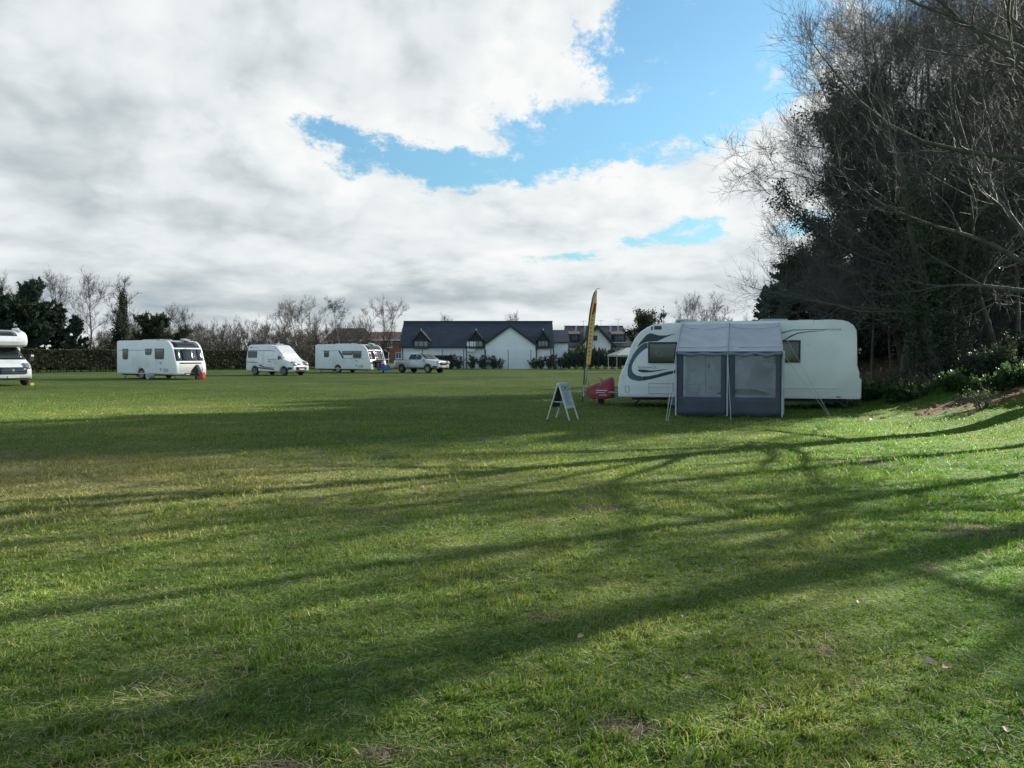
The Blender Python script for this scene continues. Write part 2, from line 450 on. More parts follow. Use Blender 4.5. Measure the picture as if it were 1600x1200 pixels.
# ------------------------------------------------------------------ mesh helpers
class MB:
    def __init__(s, f=None):
        s.V, s.F, s.f = [], [], f

    def add(s, V, F):
        o = len(s.V)
        s.V += [tuple(map(float, v)) for v in V]
        s.F += [tuple(i + o for i in f) for f in F]
        return s

    def box(s, c, size, rz=0.0, rx=0.0, ry=0.0, bev=0.0):
        R = Matrix.Rotation(rz, 3, 'Z') @ Matrix.Rotation(ry, 3, 'Y') @ Matrix.Rotation(rx, 3, 'X')
        h = [x / 2 for x in size]
        if bev:
            b = min(bev, *[x * .98 for x in h])
            V, F, idx = [], [], {}
            for sx in (-1, 1):
                for sy in (-1, 1):
                    for sz in (-1, 1):
                        for a in range(3):
                            q = [sx * h[0], sy * h[1], sz * h[2]]
                            for t in range(3):
                                if t != a:
                                    q[t] -= (sx, sy, sz)[t] * b
                            idx[(sx, sy, sz, a)] = len(V)
                            V.append(q)
            for a in range(3):
                b1, b2 = (a + 1) % 3, (a + 2) % 3
                for sg in (-1, 1):
                    q = []
                    for u, w in ((-1, -1), (1, -1), (1, 1), (-1, 1)):
                        t = [0, 0, 0]
                        t[a], t[b1], t[b2] = sg, u, w
                        q.append(idx[(*t, a)])
                    F.append(q if sg > 0 else q[::-1])
                # edges along axis a
                for u in (-1, 1):
                    for w in (-1, 1):
                        t1, t2 = [0, 0, 0], [0, 0, 0]
                        t1[a], t2[a] = -1, 1
                        t1[b1] = t2[b1] = u
                        t1[b2] = t2[b2] = w
                        q = [idx[(*t1, b1)], idx[(*t2, b1)], idx[(*t2, b2)], idx[(*t1, b2)]]
                        F.append(q if u * w < 0 else q[::-1])
            for sx in (-1, 1):
                for sy in (-1, 1):
                    for sz in (-1, 1):
                        q = [idx[(sx, sy, sz, a)] for a in range(3)]
                        F.append(q if sx * sy * sz > 0 else q[::-1])
        else:
            V = [(x, y, z) for x in (-h[0], h[0]) for y in (-h[1], h[1]) for z in (-h[2], h[2])]
            F = [(0, 1, 3, 2), (4, 6, 7, 5), (0, 4, 5, 1), (2, 3, 7, 6), (0, 2, 6, 4), (1, 5, 7, 3)]
        V = [R @ Vector(v) + Vector(c) for v in V]
        return s.add(V, F)

    def tube(s, pts, r, k=8, cap=True):
        pts = [Vector(p) for p in pts]
        rs = r if hasattr(r, '__len__') else [r] * len(pts)
        V, F = [], []
        for i, p in enumerate(pts):
            t = (pts[min(i + 1, len(pts) - 1)] - pts[max(i - 1, 0)]).normalized()
            ref = Vector((0, 0, 1)) if abs(t.z) < .9 else Vector((1, 0, 0))
            u = t.cross(ref).normalized()
            w = t.cross(u)
            for j in range(k):
                a = 2 * math.pi * j / k
                V.append(p + (u * math.cos(a) + w * math.sin(a)) * rs[i])
        for i in range(len(pts) - 1):
            for j in range(k):
                F.append((i * k + j, i * k + (j + 1) % k, (i + 1) * k + (j + 1) % k, (i + 1) * k + j))
        if cap:
            F.append(tuple(range(k))[::-1])
            F.append(tuple((len(pts) - 1) * k + j for j in range(k)))
        return s.add(V, F)

    def prism(s, poly, y0, y1, f=None, ax='y'):
        """extrude a polygon given in (x,z) between two y (or in (y,z) along x)"""
        n = len(poly)
        V = []
        for y in (y0, y1):
            for a, b in poly:
                p = (a, y, b) if ax == 'y' else ((y, a, b) if ax == 'x' else (a, b, y))
                V.append(f(*p) if f else p)
        F = [tuple(range(n)), tuple(range(2 * n - 1, n - 1, -1))]
        F += [(i, i + n, (i + 1) % n + n, (i + 1) % n) for i in range(n)]
        return s.add(V, F)

    def strip(s, A, B):
        """thin sheet between two polylines"""
        n = len(A)
        return s.add(list(A) + list(B), [(i, i + 1, n + i + 1, n + i) for i in range(n - 1)])

    def lathe(s, prof, c, k=20, ax='y'):
        """prof: (r, t) pairs, revolved about an axis through c"""
        V, F = [], []
        for r, t in prof:
            for j in range(k):
                a = 2 * math.pi * j / k
                q = (r * math.cos(a), t, r * math.sin(a)) if ax == 'y' else (r * math.cos(a), r * math.sin(a), t)
                V.append((c[0] + q[0], c[1] + q[1], c[2] + q[2]))
        for i in range(len(prof) - 1):
            for j in range(k):
                F.append((i * k + j, i * k + (j + 1) % k, (i + 1) * k + (j + 1) % k, (i + 1) * k + j))
        F.append(tuple(range(k)))
        F.append(tuple((len(prof) - 1) * k + j for j in range(k)))
        return s.add(V, F)

    def build(s, name, m_, parent=None, smooth=True, angle=35, solid=0.0, label=None):
        me = bpy.data.meshes.new(name)
        V = [s.f(*v) for v in s.V] if s.f else s.V
        me.from_pydata(V, [], s.F)
        me.validate()
        import bmesh
        b = bmesh.new()
        b.from_mesh(me)
        bmesh.ops.recalc_face_normals(b, faces=b.faces)
        b.to_mesh(me)
        b.free()
        if smooth:
            me.polygons.foreach_set('use_smooth', [True] * len(me.polygons))
            me.set_sharp_from_angle(angle=rad(angle))
        return link(name, me, m_, parent, solid, label)


def link(name, me, m_, parent=None, solid=0.0, label=None):
    me.materials.append(m_)
    o = bpy.data.objects.new(name, me)
    C.objects.link(o)
    if parent:
        o.parent = parent
    if solid:
        md = o.modifiers.new('solid', 'SOLIDIFY')
        md.thickness = solid
        md.offset = 0
    if label:
        o['label'] = label
    return o


def npmesh(name, V, Q=None, T=None, rnd=None, smooth=False):
    """mesh from numpy: quads Q (n,4), triangles T (m,3)"""
    me = bpy.data.meshes.new(name)
    V = np.ascontiguousarray(V, np.float32)
    nq = 0 if Q is None else len(Q)
    nt = 0 if T is None else len(T)
    me.vertices.add(len(V))
    me.vertices.foreach_set('co', V.ravel())
    li, tot = [], []
    if nq:
        li.append(np.asarray(Q, np.int32).ravel())
        tot.append(np.full(nq, 4, np.int32))
    if nt:
        li.append(np.asarray(T, np.int32).ravel())
        tot.append(np.full(nt, 3, np.int32))
    li, tot = np.concatenate(li), np.concatenate(tot)
    me.loops.add(len(li))
    me.loops.foreach_set('vertex_index', li)
    me.polygons.add(nq + nt)
    me.polygons.foreach_set('loop_start', np.concatenate([[0], np.cumsum(tot)[:-1]]).astype(np.int32))
    if smooth:
        me.polygons.foreach_set('use_smooth', np.ones(nq + nt, bool))
    me.update(calc_edges=True)
    if rnd is not None:
        a = me.attributes.new('rnd', 'FLOAT', 'POINT')
        a.data.foreach_set('value', np.asarray(rnd, np.float32))
    return me


def thing(name, label, cat, loc=(0, 0, 0), rz=0.0, group=None):
    o = bpy.data.objects.new(name, None)
    o.empty_display_size = 0.3
    C.objects.link(o)
    o.location = loc
    o.rotation_euler = (0, 0, rz)
    o['label'] = label
    o['category'] = cat
    if group:
        o['group'] = group
    return o


def tag(o, label, cat, group=None):
    o['label'] = label
    o['category'] = cat
    if group:
        o['group'] = group
    return o


def dup(root, loc, rz=0.0, sc=(1, 1, 1), label=None, group=None):
    r = root.copy()
    C.objects.link(r)
    r.location = loc
    r.rotation_euler = (0, 0, rz)
    r.scale = sc
    if label:
        r['label'] = label
    if group:
        r['group'] = group
    for ch in list(root.children):
        c = ch.copy()
        C.objects.link(c)
        c.parent = r
        for gch in list(ch.children):
            d_ = gch.copy()
            C.objects.link(d_)
            d_.parent = c
    return r


def text(name, s, size, m_, parent, loc, rot, ext=0.002, squeeze=1.0):
    cu = bpy.data.curves.new(name, 'FONT')
    cu.body = s
    cu.size = size
    cu.extrude = ext
    cu.materials.append(m_)
    tmp = bpy.data.objects.new(name, cu)
    C.objects.link(tmp)
    dg = bpy.context.evaluated_depsgraph_get()
    me = bpy.data.meshes.new_from_object(tmp.evaluated_get(dg))
    bpy.data.objects.remove(tmp)
    o = bpy.data.objects.new(name, me)
    C.objects.link(o)
    o.parent = parent
    o.location = loc
    o.rotation_euler = rot
    o.scale = (squeeze, 1, 1)
    return o


def vnoise(x, y, scale, seed):
    """smooth value noise, numpy"""
    x = np.asarray(x, float) / scale + 1000
    y = np.asarray(y, float) / scale + 1000
    xi, yi = np.floor(x).astype(np.int64), np.floor(y).astype(np.int64)
    fx, fy = x - xi, y - yi
    fx, fy = fx * fx * (3 - 2 * fx), fy * fy * (3 - 2 * fy)

    def h(a, b):
        n = (a * 374761393 + b * 668265263 + seed * 1442695041) & 0x7fffffff
        n = ((n ^ (n >> 13)) * 1274126177) & 0x7fffffff
        return ((n ^ (n >> 16)) & 0xffff) / 65535.0
    return (h(xi, yi) * (1 - fx) + h(xi + 1, yi) * fx) * (1 - fy) + (h(xi, yi + 1) * (1 - fx) + h(xi + 1, yi + 1) * fx) * fy


def sstep(x, a, b):
    t = np.clip((np.asarray(x, float) - a) / (b - a), 0, 1)
    return t * t * (3 - 2 * t)


def rrect(x0, z0, x1, z1, r, n=4):
    out = []
    for cx, cz, a0 in ((x1 - r, z0 + r, -90), (x1 - r, z1 - r, 0), (x0 + r, z1 - r, 90), (x0 + r, z0 + r, 180)):
        for i in range(n + 1):
            a = rad(a0 + 90 * i / n)
            out.append((cx + r * math.cos(a), cz + r * math.sin(a)))
    return out


# ------------------------------------------------------------------ ground
def gz(x, y):
    """height of the ground: a flat field with a bank rising under the trees on the right"""
    x, y = np.asarray(x, float), np.asarray(y, float)
    bank = 1.55 * sstep(x - 0.06 * (y - 20), 8.6, 18.0) * sstep(y, 6.0, 15.0) * (1 - sstep(y, 40, 60))
    roll = 0.05 * (vnoise(x, y, 5.0, 3) - 0.5) * sstep(np.hypot(x, y), 1.5, 6) * (1 - sstep(y, 14, 22))
    rough = 0.17 * (vnoise(x, y, 0.9, 5) - 0.5) * sstep(bank, 0.1, 0.6)
    return bank + roll + rough


def zg(x, y):
    return float(gz(x, y))


def dirt(x, y):
    x, y = np.asarray(x, float), np.asarray(y, float)
    n = vnoise(x, y, 0.55, 11) * 0.6 + vnoise(x, y, 0.16, 12) * 0.4
    litter = sstep(y - 22.0 + 2.0 * (vnoise(x, y, 2.0, 9) - .5), 0, 2.2) * sstep(x, 9.4, 12.0) * (1 - sstep(y, 45, 55))
    t = (x - 9.4) / 4.6
    strip = np.exp(-((y - (18.1 + 1.3 * t)) / (0.60 + 0.65 * np.clip(t, 0, 2))) ** 2) * sstep(x, 9.2, 11.0)
    n2 = vnoise(x, y, 1.1, 21) * 0.6 + vnoise(x, y, 0.35, 22) * 0.4
    patch = sstep(n2, 0.73, 0.85) * (1 - sstep(y, 9, 16)) * 0.85
    spots = np.zeros_like(x)
    for px, py, r in ((-0.55, 2.92, .16), (-0.95, 2.80, .20), (0.45, 3.10, .22), (1.66, 3.95, .13),
                      (0.20, 4.45, .16), (-0.75, 5.1, .14), (1.15, 3.25, .11), (-0.2, 3.55, .10)):
        spots = np.maximum(spots, np.exp(-(((x - px) / r) ** 2 + ((y - py) / (r * .55)) ** 2)))
    far = sstep(vnoise(x, y, 3.0, 31) * .6 + vnoise(x, y, .8, 32) * .4, .68, .8) * sstep(y, 14, 20) * .35
    return np.clip(np.maximum.reduce([litter, 1.15 * strip * sstep(n, .08, .38), patch, spots * sstep(n, .25, .7), far]), 0, 1)


def straw_tint(k, x, y, a, b, colr):
    """straw colour in a wide oval and random patches, greener turf towards the right"""
    u = k.m('DIVIDE', k.m('ADD', x, 6.5), 8.5)
    v = k.m('DIVIDE', k.m('SUBTRACT', y, 9.5), 4.2)
    r = k.m('SQRT', k.m('ADD', k.m('MULTIPLY', u, u), k.m('MULTIPLY', v, v)))
    w = k.m('ADD', k.m('SUBTRACT', 1.0, r), k.m('MULTIPLY', k.m('SUBTRACT', b, 0.5), 1.6))
    w = k.m('MAXIMUM', k.m('MULTIPLY', k.ss(w, -0.1, 0.9), 0.62), k.m('MULTIPLY', k.ss(k.m('ADD', k.m('MULTIPLY', a, .5), k.m('MULTIPLY', b, .5)), 0.54, 0.66), 0.42))
    colr = k.mix(w, colr, (0.215, 0.180, 0.085))
    green_side = k.m('MULTIPLY', k.ss(k.m('SUBTRACT', x, k.m('MULTIPLY', y, 0.30)), 0.2, 2.2), 0.75)
    return k.mix(green_side, colr, k.v('MULTIPLY', colr, (0.74, 1.08, 0.72)))


def ground_material():
    m_ = bpy.data.materials.new('meadow')
    m_.use_nodes = True
    k = G(m_.node_tree)
    p = m_.node_tree.nodes['Principled BSDF']
    geo = k.node('ShaderNodeNewGeometry')
    pos = geo.outputs['Position']
    x, y, z = k.sep(pos)
    at = k.node('ShaderNodeAttribute', attribute_name='dirt').outputs['Fac']
    a = k.noise(pos, 0.16, 4, 0.6)
    b = k.noise(pos, 1.1, 5, 0.62)
    c = k.noise(pos, 9.0, 4, 0.7)
    e = k.noise(pos, 60.0, 2, 0.6)
    f = k.m('ADD', k.m('ADD', k.m('MULTIPLY', a, 0.42), k.m('MULTIPLY', b, 0.30)), k.m('ADD', k.m('MULTIPLY', c, 0.22), k.m('MULTIPLY', e, 0.06)))
    green = k.ramp(f, [(0.32, (0.042, 0.080, 0.019)), (0.46, (0.078, 0.126, 0.028)), (0.56, (0.126, 0.165, 0.039)), (0.70, (0.190, 0.190, 0.072))])
    green = straw_tint(k, x, y, a, b, green)
    fine = k.noise(pos, 34.0, 3, 0.7)
    green = k.mix(k.ss(fine, 0.40, 0.62), k.v('MULTIPLY', green, (0.55, 0.55, 0.55)), green)
    brown = k.ramp(k.noise(pos, 14.0, 5, 0.7), [(0.3, (0.036, 0.030, 0.020)), (0.5, (0.082, 0.068, 0.046)), (0.68, (0.17, 0.14, 0.095))])
    fac = k.ss(k.m('ADD', at, k.m('MULTIPLY', k.m('SUBTRACT', c, 0.5), 1.3)), 0.28, 0.60)
    k.put(p.inputs['Base Color'], k.mix(fac, green, brown))
    p.inputs['Roughness'].default_value = 0.95
    p.inputs['Specular IOR Level'].default_value = 0.1
    bp = k.node('ShaderNodeBump')
    bp.inputs['Strength'].default_value = 0.8
    bp.inputs['Distance'].default_value = 0.06
    k.put(bp.inputs['Height'], k.m('ADD', k.m('MULTIPLY', c, 0.6), k.m('MULTIPLY', fine, 0.5)))
    k.t.links.new(bp.outputs[0], p.inputs['Normal'])
    return m_


def make_ground():
    xs = np.unique(np.round(np.concatenate([np.linspace(-2500, -200, 12), np.linspace(-200, -30, 60), np.arange(-30, -6, .6), np.arange(-6, 6, .1),
                                            np.arange(6, 30, .3), np.linspace(30, 200, 40), np.linspace(200, 2500, 12)]), 3))
    ys = np.unique(np.round(np.concatenate([np.linspace(-800, -10, 12), np.arange(-10, 2, 1.0), np.arange(2, 10, .1), np.arange(10, 32, .3),
                                            np.linspace(32, 160, 60), np.linspace(160, 4500, 20)]), 3))
    X, Y = np.meshgrid(xs, ys)
    Z = gz(X, Y)
    nx, ny = len(xs), len(ys)
    V = np.stack([X, Y, Z], -1).reshape(-1, 3)
    i = (np.arange(ny - 1)[:, None] * nx + np.arange(nx - 1)[None, :]).ravel()
    Q = np.stack([i, i + 1, i + 1 + nx, i + nx], 1)
    me = npmesh('ground', V, Q, smooth=True)
    a = me.attributes.new('dirt', 'FLOAT', 'POINT')
    a.data.foreach_set('value', dirt(X, Y).ravel().astype(np.float32))
    o = link('ground', me, ground_material())
    o['kind'] = 'structure'
    o['label'] = 'mown camping field with worn brown patches and a low bank'


make_ground()


def grass_material():
    m_ = bpy.data.materials.new('grass_blades')
    m_.use_nodes = True
    k = G(m_.node_tree)
    p = m_.node_tree.nodes['Principled BSDF']
    geo = k.node('ShaderNodeNewGeometry')
    pos = geo.outputs['Position']
    at = k.node('ShaderNodeAttribute', attribute_name='rnd').outputs['Fac']
    a = k.noise(pos, 0.16, 4, 0.6)
    b = k.noise(pos, 1.3, 4, 0.6)
    f = k.m('ADD', k.m('ADD', k.m('MULTIPLY', a, 0.40), k.m('MULTIPLY', b, 0.45)), k.m('MULTIPLY', at, 0.24))
    colr = k.ramp(f, [(0.34, (0.050, 0.114, 0.018)), (0.48, (0.106, 0.182, 0.029)), (0.60, (0.178, 0.240, 0.042)), (0.70, (0.265, 0.275, 0.080)), (0.80, (0.36, 0.315, 0.155))])
    x, y, z = k.sep(pos)
    colr = straw_tint(k, x, y, a, b, colr)
    dry = k.ss(at, 0.86, 0.95)
    colr = k.mix(dry, colr, (0.26, 0.215, 0.125))
    k.put(p.inputs['Base Color'], colr)
    p.inputs['Roughness'].default_value = 0.55
    p.inputs['Specular IOR Level'].default_value = 0.3
    tr = k.node('ShaderNodeBsdfTranslucent')
    k.put(tr.inputs[0], k.v('MULTIPLY', colr, (1.1, 1.15, 0.6)))
    mx = k.node('ShaderNodeMixShader')
    mx.inputs[0].default_value = 0.38
    k.t.links.new(p.outputs[0], mx.inputs[1])
    k.t.links.new(tr.outputs[0], mx.inputs[2])
    k.t.links.new(mx.outputs[0], m_.node_tree.nodes['Material Output'].inputs[0])
    return m_


def make_grass(N=430000):
    rng = np.random.default_rng(7)
    y = 2.2 * np.exp(rng.random(N) * math.log(44 / 2.2))
    x = (rng.random(N) * 2 - 1) * (0.74 * y + 1.6)
    # gather part of the blades into tufts
    k = rng.random(N) < 0.45
    cx, cy = np.round(x / 0.16), np.round(y / 0.16)
    hx, hy = vnoise(cx * 7.3, cy * 3.1, 1.0, 41), vnoise(cx * 2.7, cy * 9.1, 1.0, 42)
    near = k & (y < 14)
    x[near] = (cx[near] + hx[near] - .5) * 0.16 + rng.normal(0, .022, near.sum())
    y[near] = (cy[near] + hy[near] - .5) * 0.16 + rng.normal(0, .022, near.sum())
    tall = vnoise(x, y, 0.42, 51) * .55 + vnoise(x, y, 0.13, 52) * .45
    big = vnoise(x, y, 2.6, 53)
    dr = dirt(x, y)
    keep = rng.random(N) > dr * np.where(y < 12, 0.72, 0.93)
    # keep the awning and the far side of the caravan tyres clear of long blades
    x, y, tall, big, near = x[keep], y[keep], tall[keep], big[keep], near[keep]
    n = len(x)
    sc = np.clip(y / 5.0, 1.0, 9.0) ** 0.62
    h = (0.018 + 0.075 * np.clip(tall - .22, 0, 1) ** 1.25 * (0.65 + 0.8 * big)) * rng.uniform(.45, 1.35, n) * np.clip(sc, 1, 1.5) * .86
    h *= 1 - 0.45 * sstep(y, 16, 40)
    w = rng.uniform(.0016, .0032, n) * sc * 1.15
    th = rng.random(n) * 2 * np.pi
    lean = rng.uniform(.25, 1.35, n) * h
    wind = 0.5
    lx, ly = np.cos(th) * lean + wind * h * .5, np.sin(th) * lean - wind * h * .2
    ph = rng.random(n) * 2 * np.pi
    wx, wy = np.cos(ph) * w, np.sin(ph) * w
    z0 = gz(x, y) - 0.004
    V = np.empty((n, 5, 3), np.float32)
    V[:, 0] = np.stack([x - wx, y - wy, z0], 1)
    V[:, 1] = np.stack([x + wx, y + wy, z0], 1)
    mx_, my_ = x + lx * .38, y + ly * .38
    V[:, 2] = np.stack([mx_ + wx * .8, my_ + wy * .8, z0 + h * .62], 1)
    V[:, 3] = np.stack([mx_ - wx * .8, my_ - wy * .8, z0 + h * .62], 1)
    V[:, 4] = np.stack([x + lx, y + ly, z0 + h * rng.uniform(.75, 1.0, n)], 1)
    i = np.arange(n)[:, None] * 5
    Q = i + np.array([[0, 1, 2, 3]])
    T = i + np.array([[3, 2, 4]])
    me = npmesh('grass', V.reshape(-1, 3), Q, T, rnd=np.repeat(rng.random(n), 5))
    o = link('grass', me, grass_material())
    o['kind'] = 'stuff'
    o['label'] = 'short tufted green and straw coloured grass of the camping field'


make_grass()


def make_thatch(n=46000):
    """pale dead stems lying flat among the green blades"""
    rng = np.random.default_rng(19)
    y = 2.2 * np.exp(rng.random(n) * math.log(18 / 2.2))
    x = (rng.random(n) * 2 - 1) * (0.74 * y + 1.2)
    k = rng.random(n) < .25 + .9 * np.maximum(dirt(x, y), sstep(vnoise(x, y, .8, 91) * .6 + vnoise(x, y, .2, 92) * .4, .5, .75))
    x, y = x[k], y[k]
    n = len(x)
    th = rng.random(n) * 6.283
    L = rng.uniform(.03, .085, n)
    w = rng.uniform(.0009, .0018, n) * np.clip(y / 5, 1, 3)
    ux, uy = np.cos(th), np.sin(th)
    z0 = gz(x, y) + rng.uniform(.004, .022, n)
    z1 = gz(x, y) + rng.uniform(.004, .03, n)
    V = np.stack([np.stack([x - uy * w, y + ux * w, z0], 1), np.stack([x + uy * w, y - ux * w, z0], 1),
                  np.stack([x + ux * L + uy * w, y + uy * L - ux * w, z1], 1), np.stack([x + ux * L - uy * w, y + uy * L + ux * w, z1], 1)], 1)
    Q = np.arange(n)[:, None] * 4 + np.arange(4)[None]
    o = link('dead_grass', npmesh('dead_grass', V.reshape(-1, 3), Q, rnd=np.repeat(rng.random(n), 4)), leafmat('dead_grass', (.15, .13, .075), (.26, .225, .135), 3.0, .2, c3=(.40, .34, .21)))
    o['kind'] = 'stuff'
    o['label'] = 'pale dead grass stems lying in the lawn'


make_thatch()


# ------------------------------------------------------------------ trees
def norm(a):
    return a / np.maximum(np.linalg.norm(a, axis=-1, keepdims=True), 1e-9)


def grow(rng, P0, D, L, R, nseg, wander, trop=(0, 0, 0), taper=0.25):
    P0, D = np.asarray(P0, float), norm(np.asarray(D, float))
    n = len(P0)
    L = np.broadcast_to(np.asarray(L, float), (n,))
    R = np.broadcast_to(np.asarray(R, float), (n,))
    P = [P0]
    for i in range(nseg):
        D = norm(D + wander * rng.normal(size=(n, 3)) + np.asarray(trop) / nseg)
        P.append(P[-1] + D * (L / nseg)[:, None])
    t = np.linspace(0, 1, nseg + 1)
    return np.stack(P, 1), R[:, None] * (1 - (1 - taper) * t)[None, :]


def kids(rng, P, Rr, per, t0, t1, amin, amax, bias=(0, 0, 0)):
    """positions and directions of side branches of the polylines P"""
    n, m, _ = P.shape
    idx = np.repeat(np.arange(n), per)
    t = rng.uniform(t0, t1, len(idx)) * (m - 1)
    i = np.minimum(t.astype(int), m - 2)
    f = (t - i)[:, None]
    pos = P[idx, i] * (1 - f) + P[idx, i + 1] * f
    T = norm(P[idx, i + 1] - P[idx, i])
    r = Rr[idx, i] * (1 - f[:, 0]) + Rr[idx, i + 1] * f[:, 0]
    q = rng.normal(size=T.shape)
    q = norm(q - (q * T).sum(1, keepdims=True) * T)
    a = np.radians(rng.uniform(amin, amax, len(idx)))[:, None]
    return pos, norm(T * np.cos(a) + q * np.sin(a) + np.asarray(bias)), r, t / (m - 1), idx


def tubes(lst, ks):
    """list of (P, R) -> verts, quads"""
    V, Q, off = [], [], 0
    for (P, R), k in zip(lst, ks):
        n, m, _ = P.shape
        T = np.gradient(P, axis=1)
        T = norm(T)
        ref = np.where(np.abs(T[..., 2:3]) < .9, np.array([0, 0, 1.0]), np.array([1.0, 0, 0]))
        u = norm(np.cross(T, ref))
        w = np.cross(T, u)
        a = np.arange(k) * 2 * np.pi / k
        ring = P[:, :, None] + R[:, :, None, None] * (u[:, :, None] * np.cos(a)[None, None, :, None] + w[:, :, None] * np.sin(a)[None, None, :, None])
        V.append(ring.reshape(-1, 3))
        b = (np.arange(n)[:, None, None] * m + np.arange(m - 1)[None, :, None]) * k
        j = np.arange(k)[None, None, :]
        j2 = (j + 1) % k
        Q.append((np.stack([b + j, b + j2, b + k + j2, b + k + j], -1)).reshape(-1, 4) + off)
        off += n * m * k
    return np.concatenate(V), np.concatenate(Q)


def leafquads(rng, pts, size, aspect=1.0, along=None, jit=0.0, flat=0.0):
    n = len(pts)
    pts = pts + rng.normal(size=(n, 3)) * jit
    u = norm(rng.normal(size=(n, 3))) if along is None else norm(along + rng.normal(size=(n, 3)) * .35)
    w = rng.normal(size=(n, 3))
    if flat:
        w[:, 2] *= 1 - flat
    w = norm(w - (w * u).sum(1, keepdims=True) * u)
    s = (size * rng.uniform(.6, 1.3, n))[:, None]
    a, b = u * s * aspect, w * s * .5
    V = np.stack([pts - a * .5, pts + b, pts + a * .5 + np.cross(u, w) * s * .15, pts - b], 1)
    Q = np.arange(n)[:, None] * 4 + np.arange(4)[None]
    return V.reshape(-1, 3), Q, np.repeat(rng.random(n), 4)


def along_pts(rng, P, n, spread=0.0):
    """n random points on the polylines, with tangents"""
    i = rng.integers(0, len(P), n)
    t = rng.random(n) * (P.shape[1] - 1)
    j = np.minimum(t.astype(int), P.shape[1] - 2)
    f = (t - j)[:, None]
    a, b = P[i, j], P[i, j + 1]
    return a * (1 - f) + b * f + rng.normal(size=(n, 3)) * spread, norm(b - a)


TREES = {}


def reg(kind, parts):
    """parts: (name, mesh, material)"""
    TREES[kind] = [(n, me, m_) for n, me, m_ in parts]


def bare(kind, seed, H, R, tr, nst=1, cnt=(20, 10, 9, 5), clear=.18, stem_spread=.12, rise=(25, 70), up=.5, droop=0.0, rmin=.004,
         mats=('bark', 'twig'), ivy=0, ivy_top=.7, side=None, wander=.10, shape='round', stemtaper=.12, dead=0):
    rng = np.random.default_rng(seed)
    az_ = rng.random(nst) * 6.283 + np.arange(nst) * 6.283 / nst
    sp = stem_spread * (1 if nst == 1 else rng.uniform(.7, 1.3, nst))
    D = np.stack([np.cos(az_) * sp, np.sin(az_) * sp, np.ones(nst)], 1)
    P0 = np.stack([np.cos(az_) * tr * .8 * (nst > 1), np.sin(az_) * tr * .8 * (nst > 1), np.full(nst, -.25)], 1)
    L0 = H * (1.0 if nst == 1 else rng.uniform(.82, 1.0, nst))
    st = grow(rng, P0, D, L0, tr / nst ** .4, 12, .05, (0, 0, .35), stemtaper)
    st[1][:, 0] *= 1.45
    st[1][:, 1] *= 1.1
    per = max(3, cnt[0] // nst)
    p, dd, r, t, _ = kids(rng, *st, per, clear, .97, 40, 75)
    a2 = rng.random(len(p)) * 6.283
    if side is not None:
        a2 = np.where(rng.random(len(p)) < side[2], rng.normal(math.atan2(side[1], side[0]), .75, len(p)), a2)
    e2 = np.radians(rise[0] + (rise[1] - rise[0]) * t + rng.normal(0, 8, len(p)))
    dd = np.stack([np.cos(a2) * np.cos(e2), np.sin(a2) * np.cos(e2), np.sin(e2)], 1)
    prof = {'round': np.sqrt(np.clip(1 - ((t - .45) / .62) ** 2, .05, 1)), 'cone': np.clip(1.05 - t, .1, 1), 'fan': .55 + .5 * t}[shape]
    l1 = grow(rng, p, dd, R * prof * rng.uniform(.75, 1.15, len(p)), np.clip(r * .42, rmin * 3, tr * .22), 8, wander, (0, 0, up - droop), .06)
    p, dd, r, t, _ = kids(rng, *l1, cnt[1], .15, 1.0, 25, 60, (0, 0, .12 - .2 * droop))
    l2 = grow(rng, p, dd, R * .40 * rng.uniform(.5, 1.15, len(p)) * (1.1 - .5 * t), np.clip(r * .5, rmin * 2, .035), 6, wander * 1.2, (0, 0, up * .8 - droop), .25)
    p, dd, r, t, _ = kids(rng, *l2, cnt[2], .12, 1.0, 20, 60, (0, 0, .10))
    l3 = grow(rng, p, dd, R * .17 * rng.uniform(.5, 1.2, len(p)), np.clip(r * .55, rmin * 1.3, .011), 4, wander * 1.5, (0, 0, up * .6 - droop * .5), .35)
    lst, ks = [l2, l3], [4, 3]
    if cnt[3]:
        p, dd, r, t, _ = kids(rng, *l3, cnt[3], .2, 1.0, 20, 60, (0, 0, .08))
        l4 = grow(rng, p, dd, R * .075 * rng.uniform(.5, 1.3, len(p)), np.clip(r * .7, rmin, .008), 2, .2, (0, 0, up * .5), .5)
        lst.append(l4)
        ks.append(3)
    V, Q = tubes([st, l1], [9, 6])
    parts = [('trunk', npmesh('trunk', V, Q, smooth=True), M[mats[0]])]
    V, Q = tubes(lst, ks)
    parts.append(('crown', npmesh('crown', V, Q, smooth=True), M[mats[1]]))
    if ivy:
        n1 = int(ivy * .72)
        pts, tan = along_pts(rng, st[0], n1)
        lim, tl = along_pts(rng, l1[0][:, :5], ivy - n1)
        pts = np.concatenate([pts, lim])
        k = pts[:, 2] < H * ivy_top * rng.uniform(.6, 1.1, len(pts))
        pts = pts[k]
        rr = (.12 + tr * .9) * rng.uniform(.5, 1.9, len(pts)) * (1.25 - .6 * pts[:, 2] / H)
        a = rng.random(len(pts)) * 6.283
        pts = pts + np.stack([np.cos(a) * rr, np.sin(a) * rr, rng.normal(0, .2, len(pts))], 1)
        V, Q, rn = leafquads(rng, pts, max(.075, rmin * 14), 1.0)
        parts.append(('ivy', npmesh('ivy', V, Q, rnd=rn), M['ivy']))
    reg(kind, parts)


